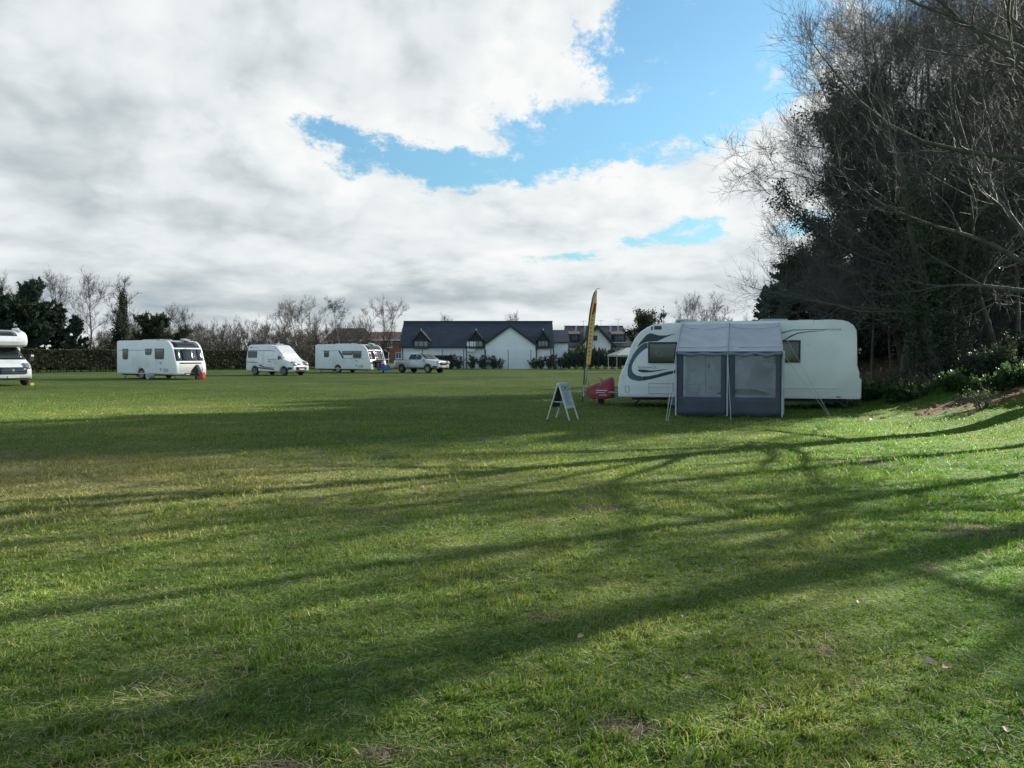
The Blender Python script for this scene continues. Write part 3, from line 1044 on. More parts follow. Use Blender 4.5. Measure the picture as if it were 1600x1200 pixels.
def leafy(kind, seed, H, R, tr, nleaf, size, leaf='evergreen', base=.12, shape='round', cnt=(34, 9), nst=1, rise=(-5, 60), aspect=1.3, spread=.16, up=.25, bark='bark', clump=.0, ntwig=5):
    rng = np.random.default_rng(seed)
    az_ = rng.random(nst) * 6.283 + np.arange(nst) * 6.283 / nst
    sp = .05 if nst == 1 else .28
    D = np.stack([np.cos(az_) * sp, np.sin(az_) * sp, np.ones(nst)], 1)
    st = grow(rng, np.stack([np.cos(az_) * tr * (nst > 1), np.sin(az_) * tr * (nst > 1), np.full(nst, -.25)], 1), D, H * (.97 if nst == 1 else .85), tr, 10, .035, (0, 0, .2), .1)
    p, dd, r, t, _ = kids(rng, *st, max(4, cnt[0] // nst), base, .99, 40, 80)
    a2 = rng.random(len(p)) * 6.283
    e2 = np.radians(rise[0] + (rise[1] - rise[0]) * t + rng.normal(0, 9, len(p)))
    dd = np.stack([np.cos(a2) * np.cos(e2), np.sin(a2) * np.cos(e2), np.sin(e2)], 1)
    prof = {'round': np.sqrt(np.clip(1 - ((t - .42) / .66) ** 2, .06, 1)), 'cone': np.clip(1.06 - t, .08, 1) * 1.1, 'column': np.clip(1.35 - t, .2, .8),
            'top': sstep(t, .3, .62) * np.sqrt(np.clip(1 - ((t - .66) / .42) ** 2, .05, 1)) + .1}[shape]
    l1 = grow(rng, p, dd, R * prof * rng.uniform(.7, 1.18, len(p)), np.clip(r * .4, .012, .10), 6, .10, (0, 0, up), .2)
    p, dd, r, t, _ = kids(rng, *l1, cnt[1], .2, 1.0, 25, 65, (0, 0, .05))
    l2 = grow(rng, p, dd, R * .34 * rng.uniform(.5, 1.2, len(p)), np.clip(r * .5, .008, .03), 4, .14, (0, 0, up), .3)
    V, Q = tubes([st, l1, l2], [8, 5, 3])
    parts = [('trunk', npmesh('trunk', V, Q, smooth=True), M[bark])]
    pts, tan = along_pts(rng, l2[0], int(nleaf * .8), spread * R * .22)
    pt2, tn2 = along_pts(rng, l1[0][:, 2:], nleaf - len(pts), spread * R * .3)
    V, Q, rn = leafquads(rng, np.concatenate([pts, pt2]), size, aspect, np.concatenate([tan, tn2]))
    parts.append(('crown', npmesh('crown', V, Q, rnd=rn), M[leaf]))
    reg(kind, parts)


def plant(kind, name, x, y, label, cat, group, sc=1.0, rz=0.0, z=None, flat=None):
    t = thing(name, label, cat, (x, y, (zg(x, y) if z is None else z)), rz, group)
    t.scale = (sc, sc, sc) if flat is None else (sc * flat, sc * flat, sc)
    for n, me, m_ in TREES[kind]:
        o = bpy.data.objects.new(n, me)
        if not me.materials:
            me.materials.append(m_)
        C.objects.link(o)
        o.parent = t
    return t


def X(px, Y):
    """metres to the side at distance Y for a bearing read off the photograph"""
    return (px - 800) / 1155 * Y


# --- the row of big trees on the right-hand bank
bare('big_oak', 3, 12.0, 6.6, .30, 1, (34, 11, 8, 5), .14, .10, (-4, 62), .50, .12, .0036, ('barkgreen', 'twigdark'), wander=.15)
bare('big_ash', 8, 12.5, 5.6, .24, 3, (30, 10, 8, 5), .20, .22, (5, 65), .5, .12, .0036, ('barkgreen', 'twigdark'), ivy=30000, ivy_top=.50)
bare('slim', 41, 13.5, 3.8, .16, 1, (30, 9, 6, 2), .28, .06, (20, 70), .5, .1, .0036, ('barkgreen', 'twigdark'), wander=.14)
bare('poles', 44, 9.5, 2.6, .13, 9, (36, 6, 5, 2), .25, .40, (35, 75), .6, .05, .0036, ('barkgreen', 'twigdark'), wander=.10, shape='fan')
bare('big_elm', 14, 13.0, 6.4, .26, 2, (44, 12, 9, 6), .14, .14, (-6, 66), .50, .12, .0052, ('barkgreen', 'twigdark'), wander=.14)
leafy('holly', 5, 11.5, 4.3, .20, 120000, .085, 'evergreen', .10, 'round', (46, 11), 2, (-8, 55))
leafy('yew', 6, 9.0, 3.6, .16, 90000, .08, 'evergreen', .06, 'round', (44, 11), 1, (-10, 45))
leafy('small_pine', 9, 7.0, 2.7, .12, 30000, .12, 'cypress', .16, 'cone', (40, 8), 1, (-8, 40), 2.2, .12)
for kind, name, x, y, sc, rz, label, cat in (
        ('big_oak', 'bare_tree', 12.4, 16.8, 1.0, 0.0, 'bare spreading tree leaning its twigs out over the awning caravan', 'tree'),
        ('big_ash', 'ivy_clad_tree', 13.5, 22.8, 1.0, 1.1, 'bare many stemmed tree with ivied trunks on the bank just behind the awning caravan', 'tree'),
        ('big_oak', 'bare_tree', 13.9, 12.1, .92, 2.9, 'nearest bare tree, its long lichened limbs sweeping in from the right edge', 'tree'),
        ('poles', 'bare_tree', 15.4, 12.9, .95, 1.9, 'bare clump of slender poles past the nearest limbs at the right', 'tree'),
        ('slim', 'bare_tree', 14.9, 14.3, 1.0, 3.6, 'slim bare tree on the bank just out past the right edge', 'tree'),
        ('poles', 'bare_tree', 16.6, 11.4, 1.05, 1.4, 'bare clump of slender poles farthest out past the right edge', 'tree'),
        ('slim', 'bare_tree', 17.5, 17.6, 1.0, 5.0, 'slim bare tree high on the bank beyond the right edge', 'tree'),
        ('big_elm', 'bare_tree', 17.4, 30.5, 1.02, 3.6, 'bare tall dense twigged tree standing among the evergreens', 'tree'),
        ('big_elm', 'bare_tree', 20.6, 29.4, 1.02, 4.4, 'bare tall dense twigged tree at the right edge of the wood', 'tree'),
        ('big_elm', 'bare_tree', 14.2, 26.6, .90, 5.3, 'bare tree whose twigs fan out over the rear roof of the awning caravan', 'tree'),
        ('holly', 'evergreen_tree', 16.2, 30.0, 1.0, 0.3, 'tallest dark evergreen directly behind the tail of the awning caravan', 'tree'),
        ('holly', 'evergreen_tree', 19.6, 29.5, 1.1, 2.0, 'dark evergreen filling the wood behind the leaning trunks on the bank', 'tree'),
        ('yew', 'evergreen_tree', 13.0, 34.0, .60, 1.0, 'dark rounded evergreen at the left end of the wood', 'tree'),
        ('yew', 'evergreen_tree', 21.6, 31.5, 1.0, 5.0, 'dark evergreen at the right edge of the wood', 'tree'),
        ('holly', 'evergreen_tree', 20.0, 36.0, 1.05, 3.0, 'dark evergreen deepest in the wood', 'tree'),
        ('small_pine', 'conifer', X(1196, 40), 40.0, .66, .5, 'small dark conifer showing above the roof of the awning caravan', 'tree'),
        ('small_pine', 'conifer', X(1236, 37), 37.0, .75, 2.5, 'dark conifer crowding the left edge of the wood', 'tree'),
        ('small_pine', 'conifer', X(1290, 44), 44.0, 1.0, 4.1, 'dark conifer in the wood behind the rear roof of the awning caravan', 'tree')):
    plant(kind, name, x, y, label, cat, 'trees on the bank to the right', sc, rz)

# --- the far boundary of the field
bare('far_bare', 21, 12.5, 5.0, .20, 1, (20, 8, 7, 3), .30, .06, (15, 66), .6, 0, .010, ('bark', 'twig'))
bare('far_twin', 22, 9.0, 3.6, .15, 3, (24, 8, 7, 3), .22, .26, (15, 62), .6, 0, .009, ('bark', 'twigbrown'))
bare('far_ivied', 23, 10.2, 2.9, .24, 1, (26, 8, 6, 3), .12, .03, (10, 70), .5, 0, .011, ('bark', 'twig'), ivy=20000, ivy_top=.88)
bare('far_birch', 24, 9.5, 2.4, .12, 1, (28, 7, 6, 2), .25, .02, (30, 60), .2, .25, .008, ('birch', 'twig'))
bare('coppice', 25, 6.5, 2.3, .10, 9, (54, 6, 5, 2), .12, .42, (40, 78), .7, 0, .009, ('bark', 'twig'), shape='fan')
bare('bramble', 26, 3.0, 1.6, .05, 12, (60, 6, 6, 2), .05, .6, (20, 70), .5, 0, .008, ('bark', 'twigbrown'), shape='fan')
bare('half_ivied', 27, 8.4, 4.0, .18, 5, (30, 8, 7, 3), .2, .42, (15, 65), .6, 0, .008, ('bark', 'twig'), ivy=14000, ivy_top=.55)
leafy('cypress', 31, 9.0, 3.2, .22, 95000, .125, 'cypress', .06, 'column', (52, 9), 1, (-6, 42), 2.0, .14)
leafy('spruce', 32, 8.0, 2.3, .15, 55000, .12, 'cypress', .05, 'cone', (48, 8), 1, (-12, 35), 2.0, .12)
leafy('laurel', 33, 5.6, 2.7, .14, 60000, .11, 'olive', .06, 'round', (40, 10), 3, (0, 55))
leafy('loose_evergreen', 34, 7.0, 2.3, .14, 9000, .15, 'olive', .30, 'top', (34, 8), 3, (0, 60), 1.4, .35)
FAR = 'trees beyond the field edge'
for kind, name, px, Y, sc, rz, label in (
        ('cypress', 'cypress_tree', 32, 80, 1.02, .2, 'tallest broad dark cypress above the motorhome roof'),
        ('cypress', 'cypress_tree', -14, 82, .95, 1.2, 'dark cypress cut by the left edge of the view'),
        ('cypress', 'cypress_tree', 62, 83, .92, 2.7, 'dark cypress leaning against the right of the tallest one'),
        ('spruce', 'spruce_tree', 92, 84, .92, .6, 'dark ragged spruce beside the cypresses'),
        ('spruce', 'spruce_tree', 122, 81, .74, 3.9, 'shortest dark spruce of the group left of the ivied tree'),
        ('far_bare', 'bare_tree', 82, 104, .89, .3, 'bare tall tree rising behind the spruces, leftmost of a tall pair'),
        ('far_bare', 'bare_tree', 136, 102, .87, 2.2, 'bare tall tree with a wide fan of twigs between spruces and ivied tree'),
        ('far_bare', 'bare_tree', 8, 110, .90, 4.0, 'bare tree peeping over the cypresses at the left edge'),
        ('far_bare', 'bare_tree', 50, 112, .86, 5.2, 'bare tree behind the top of the tallest cypress'),
        ('far_ivied', 'ivy_clad_tree', 181, 82, .90, 1.0, 'ivy smothered tree with bare tips over the rear of the leftmost caravan'),
        ('far_twin', 'bare_tree', 212, 92, .74, 1.7, 'bare thin tree right of the ivy smothered tree'),
        ('laurel', 'evergreen_tree', 250, 79, 1.0, .4, 'broad dark olive evergreen above the roof of the leftmost caravan'),
        ('far_twin', 'bare_tree', 278, 96, .84, 2.6, 'bare pointed tree behind the broad olive evergreen'),
        ('far_twin', 'bare_tree', 478, 95, .94, .8, 'bare brown tree over the gap between campervan and caravan'),
        ('far_twin', 'bare_tree', 440, 98, .86, 3.3, 'bare brown tree above the campervan roof'),
        ('far_birch', 'birch_tree', 531, 94, .92, .0, 'slender pale stemmed birch in front of the dark brown roof'),
        ('coppice', 'bare_tree', 558, 105, .9, 2.0, 'low bare round tree between the birch and the twin stemmed tree'),
        ('far_twin', 'bare_tree', 598, 92, .90, 4.5, 'bare twin stemmed tree in front of the red brick house'),
        ('far_bare', 'bare_tree', 692, 150, .66, 1.5, 'bare tree tip showing over the left of the slate roof'),
        ('far_bare', 'bare_tree', 806, 150, .69, 3.5, 'bare tree tip showing over the middle of the slate roof'),
        ('loose_evergreen', 'evergreen_tree', 998, 90, 1.0, .0, 'loose leafed evergreen beside the weathered roofed house'),
        ('half_ivied', 'ivy_clad_tree', 1086, 72, .76, 1.0, 'bare fan crowned tree with ivied limbs above the awning roof'),
        ('coppice', 'bare_tree', 1148, 82, .85, .9, 'bare small tree between the ivied fan and the dark conifers')):
    plant(kind, name, X(px, Y), Y, label, 'tree', FAR, sc, rz)
rr_ = random.Random(4)
for i in range(21):
    px = 205 + i * 15.5 + rr_.uniform(-6, 6)
    Y = rr_.uniform(88, 112)
    plant('coppice', 'scrub_tree', X(px, Y), Y, 'bare many stemmed scrub tree in the thicket behind the long hedge', 'tree', 'scrub trees behind the hedge',
          rr_.uniform(.64, .88), rr_.uniform(0, 6.28))
for i in range(20):
    px = 150 + i * 21 + rr_.uniform(-6, 6)
    Y = rr_.uniform(84, 92)
    plant('bramble', 'bramble_thicket', X(px, Y), Y, 'brown leafless bramble thicket behind the top of the long hedge', 'bush', 'brambles behind the hedge',
          rr_.uniform(.95, 1.3), rr_.uniform(0, 6.28), flat=1.3)

# dense low thicket closing the wood off behind the caravan tail
for i in range(13):
    px = 1318 + i * 31 + rr_.uniform(-8, 8)
    Y = rr_.uniform(37, 44)
    plant('yew', 'evergreen_thicket', X(px, Y), Y, 'dark evergreen thicket closing the back of the wood', 'bush', 'thicket at the back of the wood', rr_.uniform(.36, .52), rr_.uniform(0, 6.28), flat=1.25)


# ------------------------------------------------------------------ vehicles
def offset_poly(pts, d):
    n = len(pts)
    a = np.asarray(pts, float)
    area = 0.5 * np.sum(a[:, 0] * np.roll(a[:, 1], -1) - np.roll(a[:, 0], -1) * a[:, 1])
    sg = 1 if area > 0 else -1
    out = []
    for i in range(n):
        e1, e2 = a[i] - a[i - 1], a[(i + 1) % n] - a[i]
        n1 = np.array([-e1[1], e1[0]]) / (np.hypot(*e1) + 1e-9)
        n2 = np.array([-e2[1], e2[0]]) / (np.hypot(*e2) + 1e-9)
        m = n1 + n2
        m /= max(np.hypot(*m), .4)
        out.append(a[i] + m * (sg * d / max(np.dot(m, n1), .45)))
    return [tuple(p) for p in out]


def loft(mb, prof, W_, r, f=None):
    """side profile swept across the width with rounded shoulders"""
    fr = (0, .12, .35, .65, 1.0)
    ins = [(W_ / 2 - q * r, r - r * math.sqrt(max(0, 1 - (1 - q) ** 2))) for q in fr]
    sl_ = [(-y, d_) for y, d_ in ins] + [(-W_ / 4, 0), (0, 0), (W_ / 4, 0)] + [(y, d_) for y, d_ in ins[::-1]]
    n = len(prof)
    V, F = [], []
    for y, d_ in sl_:
        for x, z in (offset_poly(prof, d_) if d_ > 1e-6 else prof):
            V.append(f(x, y, z) if f else (x, y, z))
    for i in range(len(sl_) - 1):
        for j in range(n):
            F.append((i * n + j, i * n + (j + 1) % n, (i + 1) * n + (j + 1) % n, (i + 1) * n + j))
    F.append(tuple(range(n)))
    F.append(tuple((len(sl_) - 1) * n + j for j in range(n)))
    return mb.add(V, F)


def wheel(parent, x, y, r, w, sgn, m_rim='alloy', hub=.62):
    t = MB().lathe([(r * .62, -w / 2), (r * .90, -w / 2), (r, -w * .32), (r, w * .32), (r * .90, w / 2), (r * .62, w / 2)], (x, y, r), 22).build('wheel', M['rubber'], parent)
    k = MB()
    yo = y + sgn * w * .42
    k.lathe([(r * hub, -sgn * .01), (r * hub, sgn * .02), (r * hub * .86, sgn * .02), (r * hub * .80, -sgn * .02)], (x, yo, r), 20)
    for i in range(6):
        a = i * math.pi / 3
        c = (x + math.cos(a) * r * hub * .45, yo + sgn * .012, r + math.sin(a) * r * hub * .45)
        k.box(c, (r * hub * .85, .02, r * .15), ry=-a)
    k.lathe([(r * .15, sgn * .0), (r * .13, sgn * .045)], (x, yo, r), 10)
    k.build('rim', M[m_rim], t)
    return t


def arch(cx, r, z0, n=9):
    """wheel arch cut in the lower edge, travelling towards -x"""
    out = []
    a0 = math.asin(min(.95, max(-.95, (z0 - .33) / r)))
    for i in range(n + 1):
        a = a0 + (math.pi - 2 * a0) * i / n
        out.append((cx + r * math.cos(a), .33 + r * math.sin(a)))
    return out


CARAVAN_SIL = [(0.03, 0.30), (0.0, 0.36), (0.0, 0.71), (0.04, 0.93), (0.10, 1.12), (0.19, 1.28), (0.27, 1.5), (0.38, 1.87), (0.5, 2.12), (0.65, 2.30), (0.84, 2.44), (1.03, 2.53),
               (1.42, 2.575), (2.55, 2.60), (4.38, 2.62), (6.2, 2.635), (6.42, 2.62), (6.60, 2.57), (6.74, 2.47), (6.82, 2.33), (6.84, 2.1), (6.86, 1.3), (6.92, 1.1), (6.93, .42), (6.91, .33)]


def ribbon(mb, pts, a, b, y, f=None):
    """flat band along a polyline on the side of a body, a..b metres inside it"""
    A, B = offset_open(pts, a), offset_open(pts, b)
    mb.strip([(p[0], y, p[1]) for p in A], [(p[0], y, p[1]) for p in B])


def offset_open(pts, d_):
    a = np.asarray(pts, float)
    t = np.gradient(a, axis=0)
    t /= np.linalg.norm(t, axis=1)[:, None]
    return [tuple(p) for p in a + np.stack([-t[:, 1], t[:, 0]], 1) * d_]


def front_panel(prof, i0, t0, i1, t1, y0, y1, off, n=5, taper=0.0):
    """panel following the curved front; positions measured along profile segments"""
    def at_(i, t):
        return (np.asarray(prof[i]) * (1 - t) + np.asarray(prof[i + 1]) * t)
    pts = [at_(i0, t0)] + [np.asarray(prof[i]) for i in range(i0 + 1, i1 + 1)] + [at_(i1, t1)]
    a = np.array(pts)
    t = np.gradient(a, axis=0)
    t /= np.linalg.norm(t, axis=1)[:, None]
    nrm = np.stack([t[:, 1], -t[:, 0]], 1)
    if nrm[:, 0].sum() < 0:
        nrm = -nrm
    a = a + nrm * off
    mb = MB()
    m = len(a)
    V = []
    for j in range(n + 1):
        yy = y0 + (y1 - y0) * j / n
        for q, p in enumerate(a):
            V.append((p[0], yy * (1 - taper * q / (m - 1)), p[1]))
    F = [(j * m + q, j * m + q + 1, (j + 1) * m + q + 1, (j + 1) * m + q) for j in range(n) for q in range(m - 1)]
    return mb.add(V, F)


def steady(parent, x, y, ln=1):
    MB().tube([(x, y, .33), (x + .28 * ln, y, .03)], .018, 6).box((x + .28 * ln, y, .02), (.10, .10, .03)).box((x + .05 * ln, y, .30), (.3, .05, .05)).build('corner_steady', M['chassis'], parent)


def hitch(parent, xf, side=1):
    MB().tube([(xf - .5, .75, .40), (xf + 1.05, .06, .42)], .035, 6).tube([(xf - .5, -.75, .40), (xf + 1.05, -.06, .42)], .035, 6) \
        .box((xf + 1.12, 0, .44), (.30, .10, .09), bev=.02).tube([(xf + 1.0, 0, .50), (xf + 1.05, 0, .74)], .02, 6).build('drawbar', M['steel'], parent)
    j = MB().tube([(xf + .62, side * .16, .16), (xf + .62, side * .16, .86)], .025, 8).tube([(xf + .62, side * .16, .86), (xf + .74, side * .16, .88)], .012, 6).build('jockey_wheel', M['steel'], parent)
    MB().lathe([(.06, -.04), (.10, -.03), (.11, 0), (.10, .03), (.06, .04)], (xf + .62, side * .16, .11), 16).build('tyre', M['rubber'], j)


def awning_caravan():
    L, Wd = 6.93, 2.30
    loc, rz = (6.908, 23.197, 0.0), math.atan2(.21011, -.97768)
    t = thing('touring_caravan', 'large white twin axle caravan with teal swooshes, awning on its side, under the trees', 'caravan', loc, rz)
    x_ = lambda s: L / 2 - s
    prof = [(x_(s), z) for s, z in CARAVAN_SIL]
    loft(MB(), prof, Wd, .05).build('body', M['white'], t, angle=30)
    ys = Wd / 2
    front = prof[1:13]
    k = MB()
    ribbon(k, front, .03, .135, ys + .004)
    k.build('corner_moulding', mat('pale_moulding', (.80, .82, .83), .3), t)
    k = MB()
    ribbon(k, prof[15:25], .02, .05, ys + .004)
    k.build('corner_moulding', M['white'], t)
    MB().box((0.02, ys + .004, .375), (6.80, .02, .085)).build('skirt', mat('skirt_plastic', (.66, .69, .71), .45), t)
    MB().box((x_(3.6), ys + .012, .645), (5.4, .02, .022)).build('side_rail', mat('pale_rail', (.80, .82, .82), .4), t)
    MB().box((-.05, 0, .27), (6.2, 1.9, .10)).build('underbody', M['chassis'], t)
    dec = lambda pts, nm, m_, th=.004: MB().prism([(x_(s), z) for s, z in pts], ys - .01, ys + th).build(nm, m_, t)
    dec([(0.56, 1.85), (0.65, 1.99), (0.75, 2.11), (0.85, 2.22), (0.94, 2.27), (1.04, 2.26), (1.15, 2.22), (1.26, 2.2), (1.44, 2.2), (1.70, 2.25), (1.44, 2.15), (1.18, 2.03),
         (0.91, 2.012), (0.8, 1.99), (0.7, 1.94), (0.61, 1.87)], 'swoosh_decal', M['decal_dark'])
    dec([(0.885, 1.98), (0.77, 1.965), (0.65, 1.88), (0.56, 1.78), (0.46, 1.64), (0.40, 1.53), (0.36, 1.46), (0.31, 1.31), (0.28, 1.11), (0.29, 1.0), (0.34, 0.92), (0.44, 0.865), (0.61, 0.84),
         (0.73, 0.855), (0.73, 0.95), (0.56, 0.98), (0.45, 1.06), (0.41, 1.16), (0.41, 1.27), (0.45, 1.37), (0.52, 1.5), (0.56, 1.55), (0.66, 1.67), (0.78, 1.77), (0.885, 1.83)],
        'swoosh_decal', M['decal_mid'])
    dec([(0.28, 1.03), (0.285, 0.98), (0.34, 0.895), (0.44, 0.84), (0.61, 0.81), (0.79, 0.83), (1.05, 0.88), (1.3, 0.95), (1.95, 1.13), (1.95, 1.20), (1.66, 1.13), (1.43, 1.09), (1.17, 1.01), (0.92, 0.96),
         (0.735, 0.95), (0.735, 0.86), (0.61, 0.835), (0.44, 0.86), (0.335, 0.92)], 'swoosh_decal', M['decal_dark'], .006)
    dec([(0.58, 1.16), (0.66, 1.163), (0.87, 1.15), (0.94, 1.135), (1.11, 1.135), (1.28, 1.16), (1.52, 1.17), (1.28, 1.13), (1.05, 1.09), (0.85, 1.07), (0.71, 1.075), (0.63, 1.10)], 'swoosh_decal', M['decal_dark'])
    dec([(3.10, 1.60), (3.30, 1.86), (3.52, 1.96), (3.62, 1.96), (3.45, 1.80), (3.28, 1.60)], 'swoosh_decal', M['decal_mid'])
    dec([(3.72, 1.68), (3.95, 1.90), (4.15, 1.97), (4.05, 1.80), (3.84, 1.68)], 'swoosh_decal', M['decal_mid'])
    dec([(4.70, 2.00), (4.84, 2.06), (5.0, 2.17), (5.2, 2.255), (5.43, 2.29), (5.95, 2.322), (5.95, 2.312), (5.43, 2.265), (5.2, 2.222), (5.03, 2.14), (4.90, 2.06), (4.76, 2.00)], 'stripe_decal', M['decal_dark'])
    dec([(4.70, 2.27), (5.1, 2.355), (6.09, 2.362), (6.09, 2.338), (5.1, 2.325), (4.74, 2.22)], 'stripe_decal', M['decal_grey'])
    rt = (rad(90), 0, rad(180))
    text('lettering', 'ELEGANCE', .098, M['decal_grey'], t, (x_(.60), ys + .004, 1.195), rt, squeeze=1.15)
    text('lettering', 'GRANDE', .075, M['decal_grey'], t, (x_(6.10), ys + .004, 2.318), rt)
    # windows
    for s0, s1, z0, z1, kind in ((.90, 1.92, 1.36, 2.0, 'lounge'), (4.24, 5.29, 1.38, 2.04, 'kitchen')):
        w = MB().prism([(x_(s), z) for s, z in rrect(s0, z0, s1, z1, .03)], ys - .02, ys + .012).build('window', M['blackplastic'], t)
        i = .055
        if kind == 'lounge':
            MB().box((x_((s0 + s1) / 2), ys + .018, z1 - .12), (s1 - s0 - 2 * i, .012, .11)).build('blind', M['blind'], w)
            MB().box((x_(s0 + i + .07), ys + .02, 1.63), (.14, .016, .42)).build('curtain', M['curtain'], w)
            b = MB()
            V, F = [], []
            n = 12
            for a in range(n):
                for q in range(8):
                    th, ph = 2 * math.pi * a / n, math.pi * (q + .5) / 8
                    V.append((x_(1.22) + .145 * math.cos(th) * math.sin(ph) ** .6, ys + .02 + .014 * math.cos(ph), 1.66 + .115 * math.sin(th) * math.sin(ph) ** .6 + .03 * math.cos(th)))
            for a in range(n):
                for q in range(7):
                    F.append((a * 8 + q, a * 8 + q + 1, (a + 1) % n * 8 + q + 1, (a + 1) % n * 8 + q))
            b.add(V, F).build('cushion', M['cushion'], w)
            MB().box((x_(1.45), ys + .016, 1.47), (.25, .008, .10)).build('shelf', mat('green_shelf', (.04, .10, .09), .7), w)
        else:
            MB().box((x_(4.86), ys + .018, 1.70), (.34, .012, .46)).build('blind', M['blind'], w)
        pb = MB().prism([(x_(s), z) for s, z in rrect(s0 + .02, z0 + .02, s1 - .02, z1 - .02, .03)], ys + .038, ys + .044)
        pb.build('pane', M['tint'], w)
        MB().box((x_((s0 + s1) / 2), ys + .03, z0 + .035), (s1 - s0, .036, .05)).box((x_((s0 + s1) / 2), ys + .03, z1 - .03), (s1 - s0, .036, .05)).box((x_(s0 + .025), ys + .03, (z0 + z1) / 2), (.05, .034, z1 - z0 - .06)) \
            .box((x_(s1 - .025), ys + .03, (z0 + z1) / 2), (.05, .034, z1 - z0 - .06)).build('frame', M['blackplastic'], w)
    # door behind the awning
    d_ = MB()
    for s0, s1 in ((2.60, 2.62), (3.22, 3.24)):
        d_.box((x_((s0 + s1) / 2), ys + .004, 1.42), (.02, .016, 1.90))
    d_.box((x_(2.92), ys + .004, 2.38), (.64, .016, .02))
    dd = d_.build('door', M['decal_grey'], t)
    MB().prism([(x_(s), z) for s, z in rrect(2.78, 1.75, 3.02, 2.12, .08)], ys, ys + .012).build('door_window', M['glass'], dd)
    MB().box((x_(2.70), ys + .02, 1.28), (.05, .03, .14), bev=.01).build('handle', M['blackplastic'], dd)
    # hatches and small fittings
    hk = MB()
    for s0, s1, z0, z1 in ((.93, 1.66, .43, .74), (.22, .33, .46, .65), (2.05, 2.40, .46, .72)):
        hk = MB()
        hk.box((x_((s0 + s1) / 2), ys + .003, (z0 + z1) / 2), (s1 - s0, .012, z1 - z0), bev=.004)
        h_ = hk.build('locker_hatch', M['white'], t)
        e = MB()
        for a, b, c, d2 in ((s0, s1, z0, z0), (s0, s1, z1, z1), (s0, s0, z0, z1), (s1, s1, z0, z1)):
            e.box((x_((a + b) / 2), ys + .005, (c + d2) / 2), (abs(b - a) + .012, .014, abs(d2 - c) + .012))
        e.build('seal', M['decal_grey'], h_)
    MB().prism([(x_(s), z) for s, z in rrect(1.08, 2.38, 1.30, 2.49, .015)], ys - .01, ys + .006).build('badge', M['decal_dark'], t)
    MB().prism([(x_(s), z) for s, z in ((.985, 2.37), (1.03, 2.37), (1.035, 2.47), (1.01, 2.485), (.985, 2.45))], ys - .01, ys + .006).build('badge', M['decal_dark'], t)
    # roof gear
    for s, w_, h_ in ((2.02, .62, .10), (4.62, .80, .085)):
        MB().box((x_(s), .35, 2.61 + h_ / 2), (w_, .62, h_), bev=.035).build('roof_light', M['palegrey'], t)
    MB().box((x_(1.86), .70, 2.64), (.22, .25, .06), bev=.02).build('roof_vent', M['greyplastic'], t)
    MB().box((x_(3.3), ys - .05, 2.605), (2.9, .05, .03)).build('awning_rail', M['alum'], t)
    for s, w_ in ((5.6, .42), (6.25, .35)):
        MB().box((x_(s), 0, 2.66), (w_, .4, .045), bev=.02).build('roof_vent', M['palegrey'], t)
    MB().box((x_(6.935), .85, .86), (.05, .30, .30), bev=.02).build('light_cluster', M['red_lens'], t)
    MB().box((x_(6.94), 0, .62), (.10, 2.2, .62), bev=.04).build('rear_bumper', M['white'], t)
    MB().box((x_(6.35), ys + .015, .385), (.12, .02, .03)).build('side_marker', M['red_lens'], t)
    for sgn in (1, -1):
        for s in (3.28, 4.12):
            wheel(t, x_(s), sgn * (ys - .17), .33, .19, sgn)
        # wheel spat: dark opening behind the wheels
    MB().prism([(x_(s), z) for s, z in [(2.86 + .84 - .84 * math.cos(a * math.pi / 12) + 0.0, .335 + .26 * math.sin(a * math.pi / 12)) for a in range(13)]], ys - .02, ys + .007).build('wheel_arch', M['blackplastic'], t)
    for s, y in ((.75, .8), (.75, -.8), (6.2, .8), (6.2, -.8)):
        steady(t, x_(s), y, -1 if s > 3 else 1)
    MB().tube([(x_(6.3), .75, .30), (x_(6.62), .75, .10), (x_(6.75), .75, .30)], .03, 6).build('spare_carrier', M['steel'], t)
    hitch(t, L / 2)
    # cover over the drawbar
    c = thing('hitch_cover', 'red fabric cover over the drawbar of the awning caravan', 'cover', loc, rz)
    xf = L / 2
    secs = [(1.08, .09, .30, .50), (.98, .20, .22, .58), (.70, .34, .18, .69), (.42, .40, .20, .83), (.30, .38, .22, .90), (.22, .34, .24, .84)]
    V, F = [], []
    sa = np.array(secs)[::-1]
    ns, nr = 26, 25
    for dx in np.linspace(sa[0, 0], sa[-1, 0], ns):
        hw, z0, z1 = (float(np.interp(dx, sa[:, 0], sa[:, i])) for i in (1, 2, 3))
        for q in np.linspace(-1, 1, nr):
            yy = hw * float(np.interp(abs(q), [0, .33, .66, 1], [0, .50, .97, 1.0])) * (1 if q >= 0 else -1)
            zz = z0 + (z1 - z0) * float(np.interp(abs(q), [0, .33, .66, 1], [1, .85, .40, 0]))
            wr = .055 * (float(vnoise(dx * 1.0 + zz * .9, q * .6 - zz * .7, .14, 33)) - .5) + .03 * (float(vnoise(dx - zz, q * .4, .06, 34)) - .5)
            V.append((xf + dx, yy * (1 + wr * 2.0), zz + wr * .6 + (.015 * math.sin(dx * 19 + q) if abs(q) == 1 else 0)))
    for i in range(ns - 1):
        for j in range(nr - 1):
            F.append((i * nr + j, i * nr + j + 1, (i + 1) * nr + j + 1, (i + 1) * nr + j))
    F += [tuple(range(nr)), tuple(range((ns - 1) * nr, ns * nr))]
    rc = MB().add(V, F).build('cloth', M['redcover'], c, solid=.012, angle=70)
    pr = MB()
    for z, w_, q in ((.47, .36, .0), (.40, .30, .03), (.325, .26, -.05)):
        yv = .345 + (.5 - z) * .1
        pr.box((xf + .58 + q, yv + .035, z), (w_, .03, .028 if z > .45 else .02), rz=rad(-8))
    pr.build('print', M['print_white'], rc)
